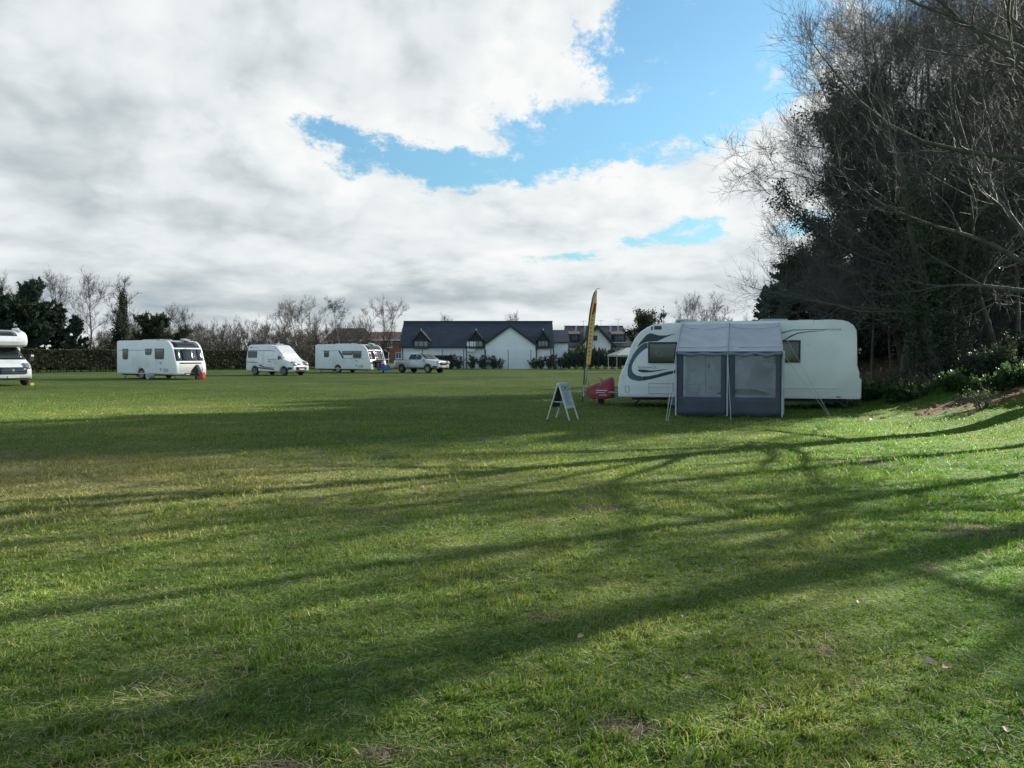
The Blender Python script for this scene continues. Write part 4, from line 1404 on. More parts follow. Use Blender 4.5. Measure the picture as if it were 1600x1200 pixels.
    MB().box((xf + 1.20, .02, .42), (.035, .05, .34), rx=rad(8)).box((xf + 1.20, .02, .60), (.05, .14, .035)).build('hitch_post', M['palegrey'], t)
    # grey waste tank under the front corner
    w = thing('waste_tank', 'bluish grey waste water tank under the front corner of the awning caravan', 'water tank', (5.02, 22.62, 0), rz)
    MB().box((0, 0, .17), (.50, .30, .28), bev=.04).build('tank', M['bluegrey'], w)
    MB().tube([(.27, 0, .22), (.31, 0, .30), (.27, 0, .34)], .018, 6).build('handle', M['blackplastic'], w)
    MB().lathe([(.05, 0), (.05, .03)], (-.14, 0, .31), 12, 'z').build('cap', M['blackplastic'], w)
    for sx in (-.17, .17):
        MB().lathe([(.05, -.02), (.06, 0), (.05, .02)], (sx, .14, .055), 12).build('roller', M['rubber'], w)


awning_caravan()


def far_caravan(label, loc, rz, L, windows, stripe, open_locker=False, sun_roof=True):
    Wd = 2.28
    t = thing('touring_caravan', label, 'caravan', loc, rz)
    k = L / 6.93
    x_ = lambda s: L / 2 - s * k
    prof = [(x_(s), z) for s, z in CARAVAN_SIL[:12]] + [(x_(1.42), 2.57), (x_(3), 2.6), (x_(6.60), 2.6), (x_(6.82), 2.56), (x_(6.87), 2.45), (x_(6.93), .42), (x_(6.91), .33)]
    wx = x_(4.05)
    prof = prof + [q for q in []]
    # wheel arch cut into the lower edge (profile runs forward again along the bottom)
    prof += [(p[0], p[1]) for p in reversed(arch(wx, .40, .34, 9))]
    loft(MB(), prof, Wd, .06).build('body', M['white'], t, angle=30)
    ys = -Wd / 2
    fr = prof[1:12]
    for sg in (-1, 1):
        m_ = MB()
        ribbon(m_, fr, .0, .20, sg * (Wd / 2 + .004))
        m_.build('corner_moulding', mat('gloss_moulding', (.82, .83, .82), .25), t)
    MB().box((-.05, 0, .29), (L - .8, 1.9, .10)).build('underbody', M['chassis'], t)
    MB().box((0.0, ys - .004, .375), (L - .2, .02, .06)).build('skirt', M['palegrey'], t)
    # front: sun roof, three windows, locker lid
    fp = front_panel(prof, 7, .9, 10, .75, -.98, .98, .012, 6, .03)
    fp.build('sun_roof', M['glass'], t, solid=.01)
    for y0, y1 in ((-1.03, -.66), (-.60, .56), (.62, 1.03)):
        w = front_panel(prof, 4, .75, 7, .40, y0, y1, .02, 3, .03).build('window', M['glass'], t, solid=.02)
    MB().box((prof[7][0] + .03, 0, prof[7][1] + .17), (.06, .42, .09), ry=rad(-24)).build('badge', M['vanwhite'], t)
    m_ = front_panel(prof, 4, .6, 7, .55, -1.07, 1.07, .008, 4, .03)
    m_.build('window_frame', M['blackplastic'], t)
    lk = front_panel(prof, 1, .4, 3, .6, -.86, .86, .012, 5, -.02)
    if open_locker:
        lk.build('locker_opening', M['blackplastic'], t)
        MB().box((prof[3][0] + .28, 0, 1.16), (.60, 1.75, .03), ry=rad(-14), bev=.01).build('locker_lid', M['white'], t)
        for y in (-.35, .1):
            MB().lathe([(.14, 0), (.155, .05), (.155, .36), (.06, .46)], (prof[2][0] + .10, y, .46), 14, 'z').build('gas_bottle', mat('gas_bottle_paint', (.16, .05, .05), .4), t)
    else:
        lk.build('locker_lid', mat('champagne_plastic', (.52, .52, .49), .45), t)
        h_ = front_panel(prof, 3, .55, 3, .95, -.82, .82, .035, 5)
        h_.build('grab_handle', M['blackplastic'], t, solid=.02)
    # side windows
    for i, (s0, s1, z0, z1) in enumerate(windows):
        w = MB().prism([(x_(s), z) for s, z in ((s0, z1), (s1, z1), (s1, z0 + .06), (s1 - .06, z0), (s0 + .10, z0), (s0 + .03, z0 + .1))], ys + .02, ys - .035).build('window', M['glass'], t)
        MB().box((x_((s0 + s1) / 2), ys - .037, z1 - .13), ((s1 - s0) * k * .86, .004, .14)).build('blind', M['greyplastic'], w)
    for pts in stripe:
        MB().prism([(x_(s), z) for s, z in pts], ys + .02, ys - .005).build('stripe_decal', M['decal_navy'] if not sun_roof else M['decal_grey'], t)
    for s, z, w_, h_ in ((1.75, 1.08, .22, .18), (1.75, .68, .22, .18)):
        MB().box((x_(s), ys - .004, z), (w_, .014, h_)).build('vent_grille', M['palegrey'], t)
    MB().prism([(x_(s), z) for s, z in rrect(.9, .48, 1.45, .72, .03)], ys + .02, ys - .007).build('locker_hatch', M['palegrey'], t)
    MB().box((0.2 * L - 1.9, .2, 2.645), (1.9, 1.0, .09), bev=.04).build('roof_light', M['palegrey'], t)
    MB().box((x_(1.15), .35, 2.63), (.5, .45, .10), ry=rad(10), bev=.03).build('roof_light', M['palegrey'], t)
    MB().box((x_(2.6), -.3, 2.62), (.9, .5, .05)).build('solar_panel', M['glass'], t)
    for sg in (-1, 1):
        wheel(t, wx, sg * (Wd / 2 - .16), .33, .19, sg, hub=.66)
    for s, y in ((.9, .8), (.9, -.8), (6.2, .8), (6.2, -.8)):
        steady(t, x_(s), y, -1 if s > 3 else 1)
    MB().box((wx - .55, ys + .25, .22), (.30, .26, .18), bev=.02).build('motor_mover', M['blackplastic'], t)
    hitch(t, L / 2, -1)
    return t, x_, prof


C1 = dict(loc=(-24.05, 50.65, 0), rz=rad(-29))
far_caravan('leftmost white caravan of the field, three separate dark side windows and glossy front', C1['loc'], C1['rz'], 6.35,
            [(5.50, 6.12, 1.32, 2.04), (2.75, 3.45, 1.62, 2.04), (1.35, 2.35, 1.34, 2.04)], [[(2.35, 1.95), (6.6, 1.95), (6.6, 1.92), (2.35, 1.92)]])


def local(o, x, y):
    c, s = math.cos(o['rz']), math.sin(o['rz'])
    return (o['loc'][0] + x * c - y * s, o['loc'][1] + x * s + y * c)


p = local(C1, 3.175 + .55, -.1)
c = thing('jockey_cover', 'black cover over the hitch of the leftmost caravan', 'cover', (*p, 0), C1['rz'])
MB().add([(-.35, -.22, .30), (.45, -.16, .32), (.45, .16, .32), (-.35, .22, .30), (-.25, -.15, .62), (.12, -.10, .98), (.12, .10, .98), (-.25, .15, .62), (.34, -.1, .66), (.34, .1, .66)],
         [(0, 1, 2, 3), (0, 4, 7, 3), (4, 5, 6, 7), (5, 8, 9, 6), (8, 1, 2, 9), (0, 1, 8, 5, 4), (3, 2, 9, 6, 7)]).build('cloth', M['blackcover'], c)
MB().box((.30, -.05, .25), (.08, .08, .5)).build('skirt', M['blackcover'], c)
p = local(C1, 3.175 + 1.35, -.25)
c = thing('hitch_lock', 'red plastic hitch lock box at the nose of the leftmost caravan', 'lock', (*p, 0), C1['rz'])
MB().box((0, 0, .22), (.34, .30, .34), bev=.04).box((.0, 0, .43), (.16, .2, .10), bev=.02).build('shell', M['redplastic'], c)
p = local(C1, .75, -1.35)
c = thing('water_carrier', 'pale rolling water barrel beside the leftmost caravan', 'water barrel', (*p, 0), C1['rz'])
MB().lathe([(.10, -.22), (.19, -.20), (.20, 0), (.19, .20), (.10, .22)], (0, 0, .20), 18, 'y').build('barrel', M['palegrey'], c)
MB().tube([(0, -.24, .2), (.25, -.24, .40), (.25, .24, .40), (0, .24, .2)], .012, 6).build('handle', M['steel'], c)

C2 = dict(loc=(-14.95, 68.4, 0), rz=rad(-27))
far_caravan('white caravan hitched behind the silver pickup with its front locker open', C2['loc'], C2['rz'], 6.5,
            [(5.10, 5.72, 1.42, 2.0), (2.15, 3.45, 1.62, 1.98), (1.12, 2.12, 1.36, 1.98)],
            [[(3.75, 2.02), (6.1, 2.02), (6.1, 1.99), (3.75, 1.99)], [(3.75, 2.02), (3.98, 2.02), (3.45, 1.32), (3.22, 1.32)], [(3.25, 1.32), (.85, 1.32), (.85, 1.29), (3.25, 1.29)]], True, False)
p = local(C2, 3.25 + .8, -.1)
c = thing('hitch_cover', 'crumpled blue cover over the hitch of the caravan behind the pickup', 'cover', (*p, 0), C2['rz'])
V = [(-.5, -.3, .25), (-.1, -.36, .22), (.35, -.3, .3), (.6, -.12, .25), (.62, .14, .28), (.3, .32, .26), (-.2, .34, .22), (-.5, .26, .28),
     (-.4, -.18, .58), (-.1, -.22, .86), (.2, -.16, .70), (.42, -.06, .78), (.4, .1, .66), (.15, .18, .74), (-.15, .2, .6), (-.38, .14, .66)]
MB().add(V, [(i, (i + 1) % 8, 8 + (i + 1) % 8, 8 + i) for i in range(8)] + [tuple(range(8, 16)), tuple(range(8))[::-1]]).build('cloth', M['bluecover'], c)


def campervan():
    loc, rz = (-18.75, 59.2, 0), rad(-29)
    t = thing('camper_van', 'white high roofed campervan with dark stripes and silver screens in its windscreen', 'campervan', loc, rz)
    Wd = 1.98

    def f(x, y, z):
        k = 1.0
        if z > 1.15:
            k -= .10 * (z - 1.15) / 1.2
        if x > 1.7:
            k -= .16 * ((x - 1.7) / .85) ** 2
        return (x, y * k, z)
    prof = [(2.50, .30), (2.56, .48), (2.54, .78), (2.44, .96), (2.20, 1.10), (1.80, 1.22), (1.55, 1.36), (1.15, 1.74), (.72, 2.14), (.48, 2.32), (.20, 2.41), (-.6, 2.44), (-2.05, 2.43), (-2.28, 2.37),
            (-2.40, 2.15), (-2.52, 1.3), (-2.56, .75), (-2.54, .42), (-2.45, .34)]
    prof += [p for p in reversed(arch(-1.55, .40, .30))] + [p for p in reversed(arch(1.62, .40, .30))]
    loft(MB(), prof, Wd, .10, f).build('body', M['vanwhite'], t, angle=32)
    ys = -Wd / 2
    sp = lambda pts, nm, m_, th=.008, sg=-1: MB().prism(pts, sg * (Wd / 2 - .03), sg * (Wd / 2 + th), f).build(nm, M[m_], t)
    for sg in (-1, 1):
        sp(rrect(-2.32, 1.40, -1.30, 1.92, .07), 'window', 'glass', .012, sg)
        sp([(.30, 1.34), (1.40, 1.34), (1.02, 1.72), (.72, 1.90), (.30, 1.90)], 'cab_window', 'foil', .012, sg)
        sp([(-2.40, 1.985), (.42, 1.985), (.72, 1.90), (1.50, 1.36), (1.44, 1.34), (.70, 1.86), (.42, 1.945), (-2.40, 1.945)], 'gutter_line', 'decal_navy', .010, sg)
        sp([(-1.12, .80), (-.85, .86), (-.55, .70), (.62, .62), (.62, .575), (-.58, .64), (-.9, .76)], 'stripe_decal', 'decal_navy', .008, sg)
        sp([(-1.25, .56), (.62, .44), (.62, .53), (-1.20, .66)], 'stripe_decal', 'decal_navy', .008, sg)
        sp([(-2.45, 1.10), (-1.35, 1.06), (-1.10, .98), (-1.35, 1.00), (-2.45, 1.04)], 'stripe_decal', 'decal_grey', .008, sg)
        sp([(-.15, 1.30), (.62, 1.30), (1.15, 1.25), (1.15, 1.22), (.62, 1.265), (-.15, 1.27)], 'stripe_decal', 'decal_grey', .008, sg)
        sp([(-2.1, 2.20), (-1.88, 2.20), (-1.88, 2.27), (-2.1, 2.27)], 'badge', 'decal_navy', .008, sg)
        sp([(-1.86, 2.205), (-1.2, 2.205), (-1.2, 2.225), (-1.86, 2.225)], 'stripe_decal', 'decal_grey', .008, sg)
        for xx in (-.62, .30):
            sp([(xx, .5), (xx + .018, .5), (xx + .018, 1.9), (xx, 1.9)], 'door_seam', 'decal_grey', .004, sg)
        sp(rrect(.0, 1.08, .2, 1.14, .02), 'door_handle', 'blackplastic', .02, sg)
        mr = MB().box((1.28, sg * (Wd / 2 + .10), 1.42), (.12, .20, .26), bev=.04).box((1.25, sg * (Wd / 2 - .02), 1.34), (.10, .14, .06))
        mr.build('mirror', M['blackplastic'], t)
        hl = front_panel([f(x, 0, z)[::2] for x, z in ((2.56, .74), (2.47, .94), (2.36, 1.03), (2.22, 1.10))], 0, .2, 2, .9, sg * .42, sg * .80, .03, 3)
        hl.build('headlight', M['lens'], t, solid=.02)
        wheel(t, -1.55, sg * (Wd / 2 - .13), .335, .21, sg, 'greyplastic', .68)
        wheel(t, 1.62, sg * (Wd / 2 - .13), .335, .21, sg, 'greyplastic', .68)
        sp([(1.98, .40), (2.46, .52), (2.46, .66), (2.05, .66)], 'fog_grille', 'blackplastic', .012, sg)
    wsc = front_panel(prof, 6, .05, 9, .2, -.84, .84, .018, 10, .06)
    wsc.build('windscreen_cover', M['foil'], t, solid=.03)
    front_panel([(2.57, .42), (2.555, .72)], 0, .15, 0, .9, -.52, .52, .03, 5).build('grille', M['blackplastic'], t, solid=.03)
    front_panel([(2.54, .80), (2.46, .94)], 0, .3, 0, .85, -.5, .5, .03, 5).build('upper_grille', M['blackplastic'], t, solid=.02)
    MB().box((2.615, 0, .50), (.02, .52, .11)).build('number_plate', M['plate'], t)
    MB().lathe([(.07, 0), (.06, .02)], (0, 0, 0), 14, 'z').build('badge', M['alloy'], t).matrix_local = Matrix.Translation((2.55, 0, .88)) @ Matrix.Rotation(rad(75), 4, 'Y')
    MB().box((2.53, 0, .36), (.10, 1.55, .10), bev=.03).build('front_bumper', M['blackplastic'], t)
    MB().box((-.2, 0, .33), (4.4, 1.5, .10)).build('underbody', M['chassis'], t)
    for xx, w_ in ((-1.5, .9), (-.1, .7)):
        MB().box((xx, 0, 2.47), (w_, .9, .07), bev=.03).build('roof_light', M['palegrey'] if xx > -1 else M['glass'], t)
    MB().box((-2.70, 0, .80), (.22, 1.2, .62), bev=.05).tube([(-2.62, -.5, .45), (-2.62, -.5, 1.5)], .02, 6).tube([(-2.62, .5, .45), (-2.62, .5, 1.5)], .02, 6).build('bike_rack', M['greyplastic'], t)


campervan()


def pickup():
    loc, rz = (-8.25, 67.2, 0), rad(-35)
    t = thing('pickup_truck', 'silver double cab pickup parked in front of the white building', 'pickup', loc, rz)
    Wd = 1.86

    def f(x, y, z):
        k = 1.0
        if z > 1.12:
            k -= .30 * (z - 1.12) / .7
        if x > 1.9:
            k -= .14 * ((x - 1.9) / .75) ** 2
        return (x, y * k, z)
    prof = [(2.62, .42), (2.66, .62), (2.64, .92), (2.56, 1.04), (2.2, 1.11), (1.42, 1.18), (1.30, 1.22), (.78, 1.62), (.55, 1.75), (.2, 1.81), (-.45, 1.80), (-.68, 1.74), (-.86, 1.20), (-.92, 1.12),
            (-2.55, 1.12), (-2.60, .70), (-2.58, .50), (-2.40, .46)]
    prof += [p for p in reversed(arch(-1.60, .46, .46))] + [p for p in reversed(arch(1.55, .46, .46))]
    loft(MB(), prof, Wd, .09, f).build('body', M['silver'], t, angle=32)
    sp = lambda pts, nm, m_, th=.008, sg=-1: MB().prism(pts, sg * (Wd / 2 - .05), sg * (Wd / 2 + th), f).build(nm, M[m_], t)
    for sg in (-1, 1):
        sp([(.22, 1.22), (1.06, 1.22), (.72, 1.56), (.50, 1.66), (.22, 1.69)], 'window', 'glass', .01, sg)
        sp([(-.74, 1.22), (.14, 1.22), (.14, 1.69), (-.60, 1.67)], 'window', 'glass', .01, sg)
        for xx in (-.86, .17, 1.12):
            sp([(xx, .58), (xx + .015, .58), (xx + .015, 1.18), (xx, 1.18)], 'door_seam', 'blackplastic', .004, sg)
        for xx in (-.70, .32):
            sp(rrect(xx, 1.02, xx + .2, 1.08, .02), 'door_handle', 'alloy', .02, sg)
        MB().box((.98, sg * (Wd / 2 + .06), 1.24), (.14, .20, .17), bev=.04).build('mirror', M['silver'], t)
        MB().box((0, sg * (Wd / 2 + .01), .43), (1.9, .16, .06), bev=.02).build('side_step', M['blackplastic'], t)
        wheel(t, -1.60, sg * (Wd / 2 - .14), .38, .25, sg)
        wheel(t, 1.55, sg * (Wd / 2 - .14), .38, .25, sg)
        front_panel([(2.66, .76), (2.64, .92), (2.55, 1.05), (2.40, 1.08)], 0, .3, 2, .5, sg * .50, sg * .84, .03, 3).build('headlight', M['lens'], t, solid=.02)
        MB().box((-2.585, sg * .80, .93), (.05, .16, .36), bev=.02).build('tail_light', M['red_lens'], t)
        sp([(2.12, .50), (2.56, .50), (2.56, .66), (2.2, .66)], 'fog_light', 'blackplastic', .01, sg)
    front_panel(prof, 6, .1, 8, .5, -.76, .76, .012, 6, .14).build('windscreen', M['glass'], t, solid=.012)
    front_panel([(2.66, .66), (2.64, .92), (2.60, 1.0)], 0, .3, 1, .6, -.44, .44, .03, 4).build('grille', M['blackplastic'], t, solid=.03)
    front_panel([(2.64, .40), (2.67, .60)], 0, .1, 0, .8, -.62, .62, .03, 4).build('lower_grille', M['blackplastic'], t, solid=.03)
    MB().box((2.71, 0, .60), (.02, .5, .11)).build('number_plate', M['plate'], t)
    MB().box((2.69, 0, .86), (.03, .16, .05)).build('badge', M['alloy'], t)
    MB().box((-1.74, 0, 1.14), (1.58, 1.66, .06), bev=.02).build('bed_cover', M['blackplastic'], t)
    MB().tube([(-.98, -.62, 1.15), (-.98, -.52, 1.42), (-.98, .52, 1.42), (-.98, .62, 1.15)], .03, 6).build('sports_bar', M['blackplastic'], t)
    MB().box((-2.66, 0, .54), (.16, 1.6, .14), bev=.03).build('rear_bumper', M['alloy'], t)
    MB().box((0, 0, .46), (4.2, 1.3, .12)).build('underbody', M['chassis'], t)


pickup()


def motorhome():
    loc, rz = (-28.35, 40.1, 0), rad(-36)
    t = thing('motorhome', 'white motorhome with an overcab bulge, cut by the left edge of the view', 'motorhome', loc, rz)
    Wd = 2.26
    box = [(1.15, .45), (1.15, 1.95), (1.62, 2.02), (2.10, 2.06), (2.28, 2.14), (2.36, 2.32), (2.32, 2.52), (2.18, 2.70), (1.90, 2.84), (1.50, 2.93), (.8, 2.96), (-3.0, 2.96), (-3.25, 2.88), (-3.32, 2.6), (-3.34, .6), (-3.28, .45)]
    box += [p for p in reversed(arch(-1.7, .42, .45))]

    def fb(x, y, z):
        k = 1.0
        if x > 1.5:
            k -= .10 * ((x - 1.5) / .86) ** 2
        return (x, y * k, z)
    loft(MB(), box, Wd, .16, fb).build('body', M['vanwhite'], t, angle=35)
    Wc = 2.04

    def f(x, y, z):
        k = 1.0
        if z > 1.15:
            k -= .22 * (z - 1.15) / .85
        if x > 2.2:
            k -= .15 * ((x - 2.2) / .9) ** 2
        return (x, y * k, z)
    cab = [(3.05, .34), (3.12, .55), (3.10, .85), (3.00, 1.00), (2.75, 1.14), (2.42, 1.28), (2.30, 1.34), (1.55, 2.02), (1.2, 2.05), (1.2, .42)] + [p for p in reversed(arch(2.15, .42, .38))]
    c = loft(MB(), cab, Wc, .10, f).build('cab', M['vanwhite'], t, angle=32)
    front_panel(cab, 6, .04, 6, .94, -.90, .90, .015, 8, .16).build('windscreen', M['glass'], c, solid=.012)
    front_panel([(3.11, .60), (3.10, .86), (3.02, 1.0)], 0, .12, 1, .65, -.62, .62, .03, 6, -.10).build('grille', M['decal_navy'], c, solid=.04)
    for z in (.70, .80, .90):
        MB().box((3.155 if z < .85 else 3.12, 0, z), (.02, 1.1, .018)).build('grille_bar', M['greyplastic'], c)
    MB().lathe([(.075, -.01), (.06, .015)], (0, 0, 0), 14, 'z').build('badge', M['alloy'], c).matrix_local = Matrix.Translation((3.155, 0, .82)) @ Matrix.Rotation(rad(85), 4, 'Y')
    MB().box((3.13, 0, .47), (.08, 1.72, .16), bev=.04).build('front_bumper', M['palegrey'], c)
    MB().box((3.185, 0, .48), (.02, .52, .11)).build('number_plate', M['plate'], c)
    MB().box((3.02, 0, .34), (.16, 1.7, .07)).build('bumper_lip', M['blackplastic'], c)
    for sg in (-1, 1):
        MB().prism([(1.35, 1.36), (2.20, 1.36), (1.60, 1.92), (1.35, 1.92)], sg * (Wc / 2 - .05), sg * (Wc / 2 + .01), f).build('window', M['glass'], c)
        m2 = MB().box((2.10, sg * (Wc / 2 + .22), 1.42), (.12, .24, .36), bev=.05).box((2.05, sg * (Wc / 2 + .06), 1.28), (.08, .22, .05))
        m2.build('mirror', M['blackplastic'], c)
        MB().box((2.17, sg * (Wc / 2 + .26), 1.58), (.03, .14, .10)).build('mirror_cap', M['vanwhite'], c)
        front_panel([(3.08, .88), (3.0, 1.01), (2.78, 1.13), (2.6, 1.2)], 0, .0, 2, .3, sg * .56, sg * .86, .03, 3).build('headlight', M['lens'], c, solid=.02)
        wheel(t, 2.15, sg * (Wc / 2 - .15), .35, .22, sg)
        wheel(t, -1.7, sg * (Wd / 2 - .25), .35, .22, sg)
        MB().prism(rrect(-2.6, 1.55, -1.6, 2.1, .06), sg * (Wd / 2 - .02), sg * (Wd / 2 + .03)).build('window', M['glass'], t)
    front_panel(box, 6, .5, 8, .6, -.55, .55, .02, 5, .1).build('front_skylight', M['glass'], t, solid=.012)
    for sg in (-1, 1):
        MB().tube([fb(2.0, sg * .80, 2.86), fb(1.5, sg * .86, 3.0), fb(.8, sg * .86, 3.02)], [.05, .07, .04], 8).build('roof_rail', M['vanwhite'], t)
    MB().box((-.6, 0, 3.0), (.8, .8, .08), bev=.03).build('roof_light', M['palegrey'], t)
    MB().box((-1.0, 0, .45), (4.2, 1.7, .12)).build('underbody', M['chassis'], t)
    p = local(dict(loc=loc, rz=rz), 2.62, -.98 + 1.96)
    w = tag(MB().prism([(-.22, 0), (.22, 0), (.22, .13), (-.02, .02 + .06)], -.09, .09).build('wheel_chock', M['yellow']), 'yellow levelling wedge by the front tyre of the motorhome', 'wedge')
    w.location = (*p, 0)
    w.rotation_euler = (0, 0, rz)


motorhome()


# ------------------------------------------------------------------ awning
def awning():
    U = np.array([.97768, -.21011])
    N_ = np.array([.21011, .97768])
    A = np.array([3.2794, 22.8])
    t = thing('awning', 'grey two bay porch awning with clear windows on the side of the white caravan', 'awning', (A[0], A[1], 0), math.atan2(U[1], U[0]))

    def wl(x, y, z=0.0):
        q = np.array([x, y]) - A
        return (float(q @ U), float(q @ N_), z)
    sec = [(-.03, 2.52), (-.25, 2.53), (-.55, 2.50), (-.9, 2.44), (-1.25, 2.36), (-1.6, 2.26), (-1.95, 2.13), (-2.3, 1.98), (-2.6, 1.85), (-2.85, 1.75), (-3.0, 1.68)]
    fx0, fx1, bx0, bx1 = 1.72, 4.37, 1.95, 4.66
    fm, bm = 3.02, 3.28

    def xat(a_f, a_b, y):
        return a_b + (a_f - a_b) * (-y / 3.08)
    rng = np.random.default_rng(2)
    for i, ((f0, f1), (b0, b1)) in enumerate((((fx0, fm), (bx0, bm)), ((fm, fx1), (bm, bx1)))):
        nu = 22
        V, F = [], []
        S2 = []
        for a, b in zip(sec[:-1], sec[1:]):
            for k in (0, .5):
                S2.append((a[0] + (b[0] - a[0]) * k, a[1] + (b[1] - a[1]) * k))
        S2.append(sec[-1])
        for j, (y, z) in enumerate(S2):
            for u in range(nu + 1):
                q = u / nu
                x = xat(f0, b0, y) * (1 - q) + xat(f1, b1, y) * q
                sag = -.075 * math.sin(math.pi * q) * math.sin(math.pi * min(1, j / (len(S2) - 3)))
                wr = .055 * (float(vnoise(x * 1.0 + y * .55, y * 2.2, .35, 61 + i)) - .5) * math.sin(math.pi * q) ** .5 + .035 * (float(vnoise(x - y * 1.2, y + x * .7, .22, 71 + i)) - .5)
                V.append((x, y, z + sag + wr * (1 if 0 < j < len(S2) - 1 else .3)))
        for j in range(len(S2) - 1):
            for u in range(nu):
                F.append((j * (nu + 1) + u, j * (nu + 1) + u + 1, (j + 1) * (nu + 1) + u + 1, (j + 1) * (nu + 1) + u))
        r_ = MB().add(V, F).build('roof_panel', M['awnroof'], t, angle=80)
        sm = MB()
        for yy, zz in ((-1.05, 2.405), (-2.72, 1.805)):
            pts = [(xat(f0, b0, yy) * (1 - q) + xat(f1, b1, yy) * q, yy, zz + .012 - .075 * math.sin(math.pi * q) * math.sin(math.pi * min(1, -yy / 2.8))) for q in np.linspace(0, 1, 12)]
            sm.tube(pts, .010, 5)
        sm.build('seam', M['awnlight'], r_)
        # front wall of the bay
        yb, yt = -3.10, -3.02
        w0, w1 = f0 + .19, f1 - .16
        zb, zt = .51, 1.60

        def g_(x, z):
            y = yb + (yt - yb) * z / 1.7 + .018 * (float(vnoise(x * 1.0, z, .30, 81 + i)) - .5) - .02 * math.sin(math.pi * (x - f0) / (f1 - f0)) * (1 if z < .5 else .3)
            return (x, y, z)
        mb = MB()
        xs = sorted(set(np.round(np.concatenate([np.linspace(f0, w0, 3), np.linspace(w0, w1, 9), np.linspace(w1, f1, 3)]), 4)))
        zs = sorted(set(np.round(np.concatenate([np.linspace(.04, zb, 5), np.linspace(zb, zt, 9), np.linspace(zt, 1.70, 2)]), 4)))
        V = [g_(x, z + (.03 * math.sin(x * 9 + i * 2) * .6 if z < .05 else 0) + (.02 * math.sin(x * 11 + i) if z == zs[-2 - 0] and w0 < x < w1 else 0)) for z in zs for x in xs]
        F = []
        nx = len(xs)
        for a in range(len(zs) - 1):
            for b in range(nx - 1):
                cx, cz = (xs[b] + xs[b + 1]) / 2, (zs[a] + zs[a + 1]) / 2
                if not (w0 < cx < w1 and zb < cz < zt):
                    F.append((a * nx + b, a * nx + b + 1, (a + 1) * nx + b + 1, (a + 1) * nx + b))
        wall = mb.add(V, F).build('front_wall', M['awnwall'], t, angle=80, solid=.006)
        V, F = [], []
        n = 12
        for a in range(n + 1):
            for b in range(n + 1):
                x, z = w0 - .01 + (w1 - w0 + .02) * b / n, zb - .01 + (zt - zb + .02) * a / n
                q = g_(x, z)
                V.append((q[0], q[1] + .012 + .012 * math.sin(6 * x + 4 * z), q[2]))
        for a in range(n):
            for b in range(n):
                F.append((a * (n + 1) + b, a * (n + 1) + b + 1, (a + 1) * (n + 1) + b + 1, (a + 1) * (n + 1) + b))
        MB().add(V, F).build('window', M['pvc'], wall, angle=80)
        hem = MB()
        hp = [(f0 + (f1 - f0) * q, -3.05 - .01 * math.sin(q * 9), 1.665 + .018 * math.sin(q * 14 + i)) for q in np.linspace(0, 1, 18)]
        hem.strip(hp, [(x, y + .01, z - .085 - .02 * math.sin(x * 13)) for x, y, z in hp])
        hem.build('valance', mat('valance_fabric', (.17, .20, .26), .7), r_, angle=80, solid=.006)
    # side walls
    for f0, b0, nm in ((fx0, bx0, 0), (fx1, bx1, 1)):
        low = [(y, .05) for y in np.linspace(-3.1, -.05, 10)]
        top = [(y * 1.0, float(np.interp(-y, [-s[0] for s in sec], [s[1] for s in sec])) - .02) for y, _ in low]
        mid = [(y, .62) for y, _ in low]
        mb = MB()
        mb.strip([(xat(f0, b0, y), y, z) for y, z in low], [(xat(f0, b0, y), y, z) for y, z in mid])
        w = mb.strip([(xat(f0, b0, y), y, z) for y, z in mid], [(xat(f0, b0, y), y, z) for y, z in top]).build('side_wall', M['awnwall'], t, solid=.006)
        if nm:
            MB().box((f1 - .0 + .03, -3.02, .9), (.05, .10, 1.62)).build('edge_strip', M['awnlight'], w)
            MB().strip([(xat(f0, b0, y) + .01, y, .62) for y in np.linspace(-2.9, -.2, 6)], [(xat(f0, b0, y) + .01, y, 1.55) for y in np.linspace(-2.9, -.2, 6)]).build('side_panel', M['awnlight'], w)
    # air beams and piping
    for f0, b0 in ((fx0, bx0), (fm, bm), (fx1, bx1)):
        pts = [(xat(f0, b0, y), y, z + .015) for y, z in sec] + [(f0, -3.06, 1.5), (f0, -3.09, .9), (f0, -3.12, .02)]
        MB().tube(pts, .020, 8).build('beam', M['awnlight'], t)
    pegs = []
    for a, b in (((fx0, -3.02, 1.68), wl(3.68, 17.62)), ((fx0, -3.06, 1.0), wl(3.72, 17.60)), ((fm, -3.02, 1.68), wl(5.33, 17.95)), ((fx1, -3.02, 1.66), wl(8.34, 19.45)), ((bx1, -.6, 2.35), wl(8.38, 19.48))):
        MB().tube([a, (*b[:2], .03)], .006, 5).build('guy_line', M['cord'], t)
        MB().tube([(b[0], b[1], -.05), (b[0] + .02, b[1] - .03, .07)], .008, 5).build('peg', M['steel'], t)
    # ground sheet edge seen through the windows
    MB().strip([(fx0 + .05, -3.05, .015), (fx1 - .05, -3.05, .015)], [(bx0, -.1, .015), (bx1, -.1, .015)]).build('ground_sheet', M['bluegrey'], t)


awning()


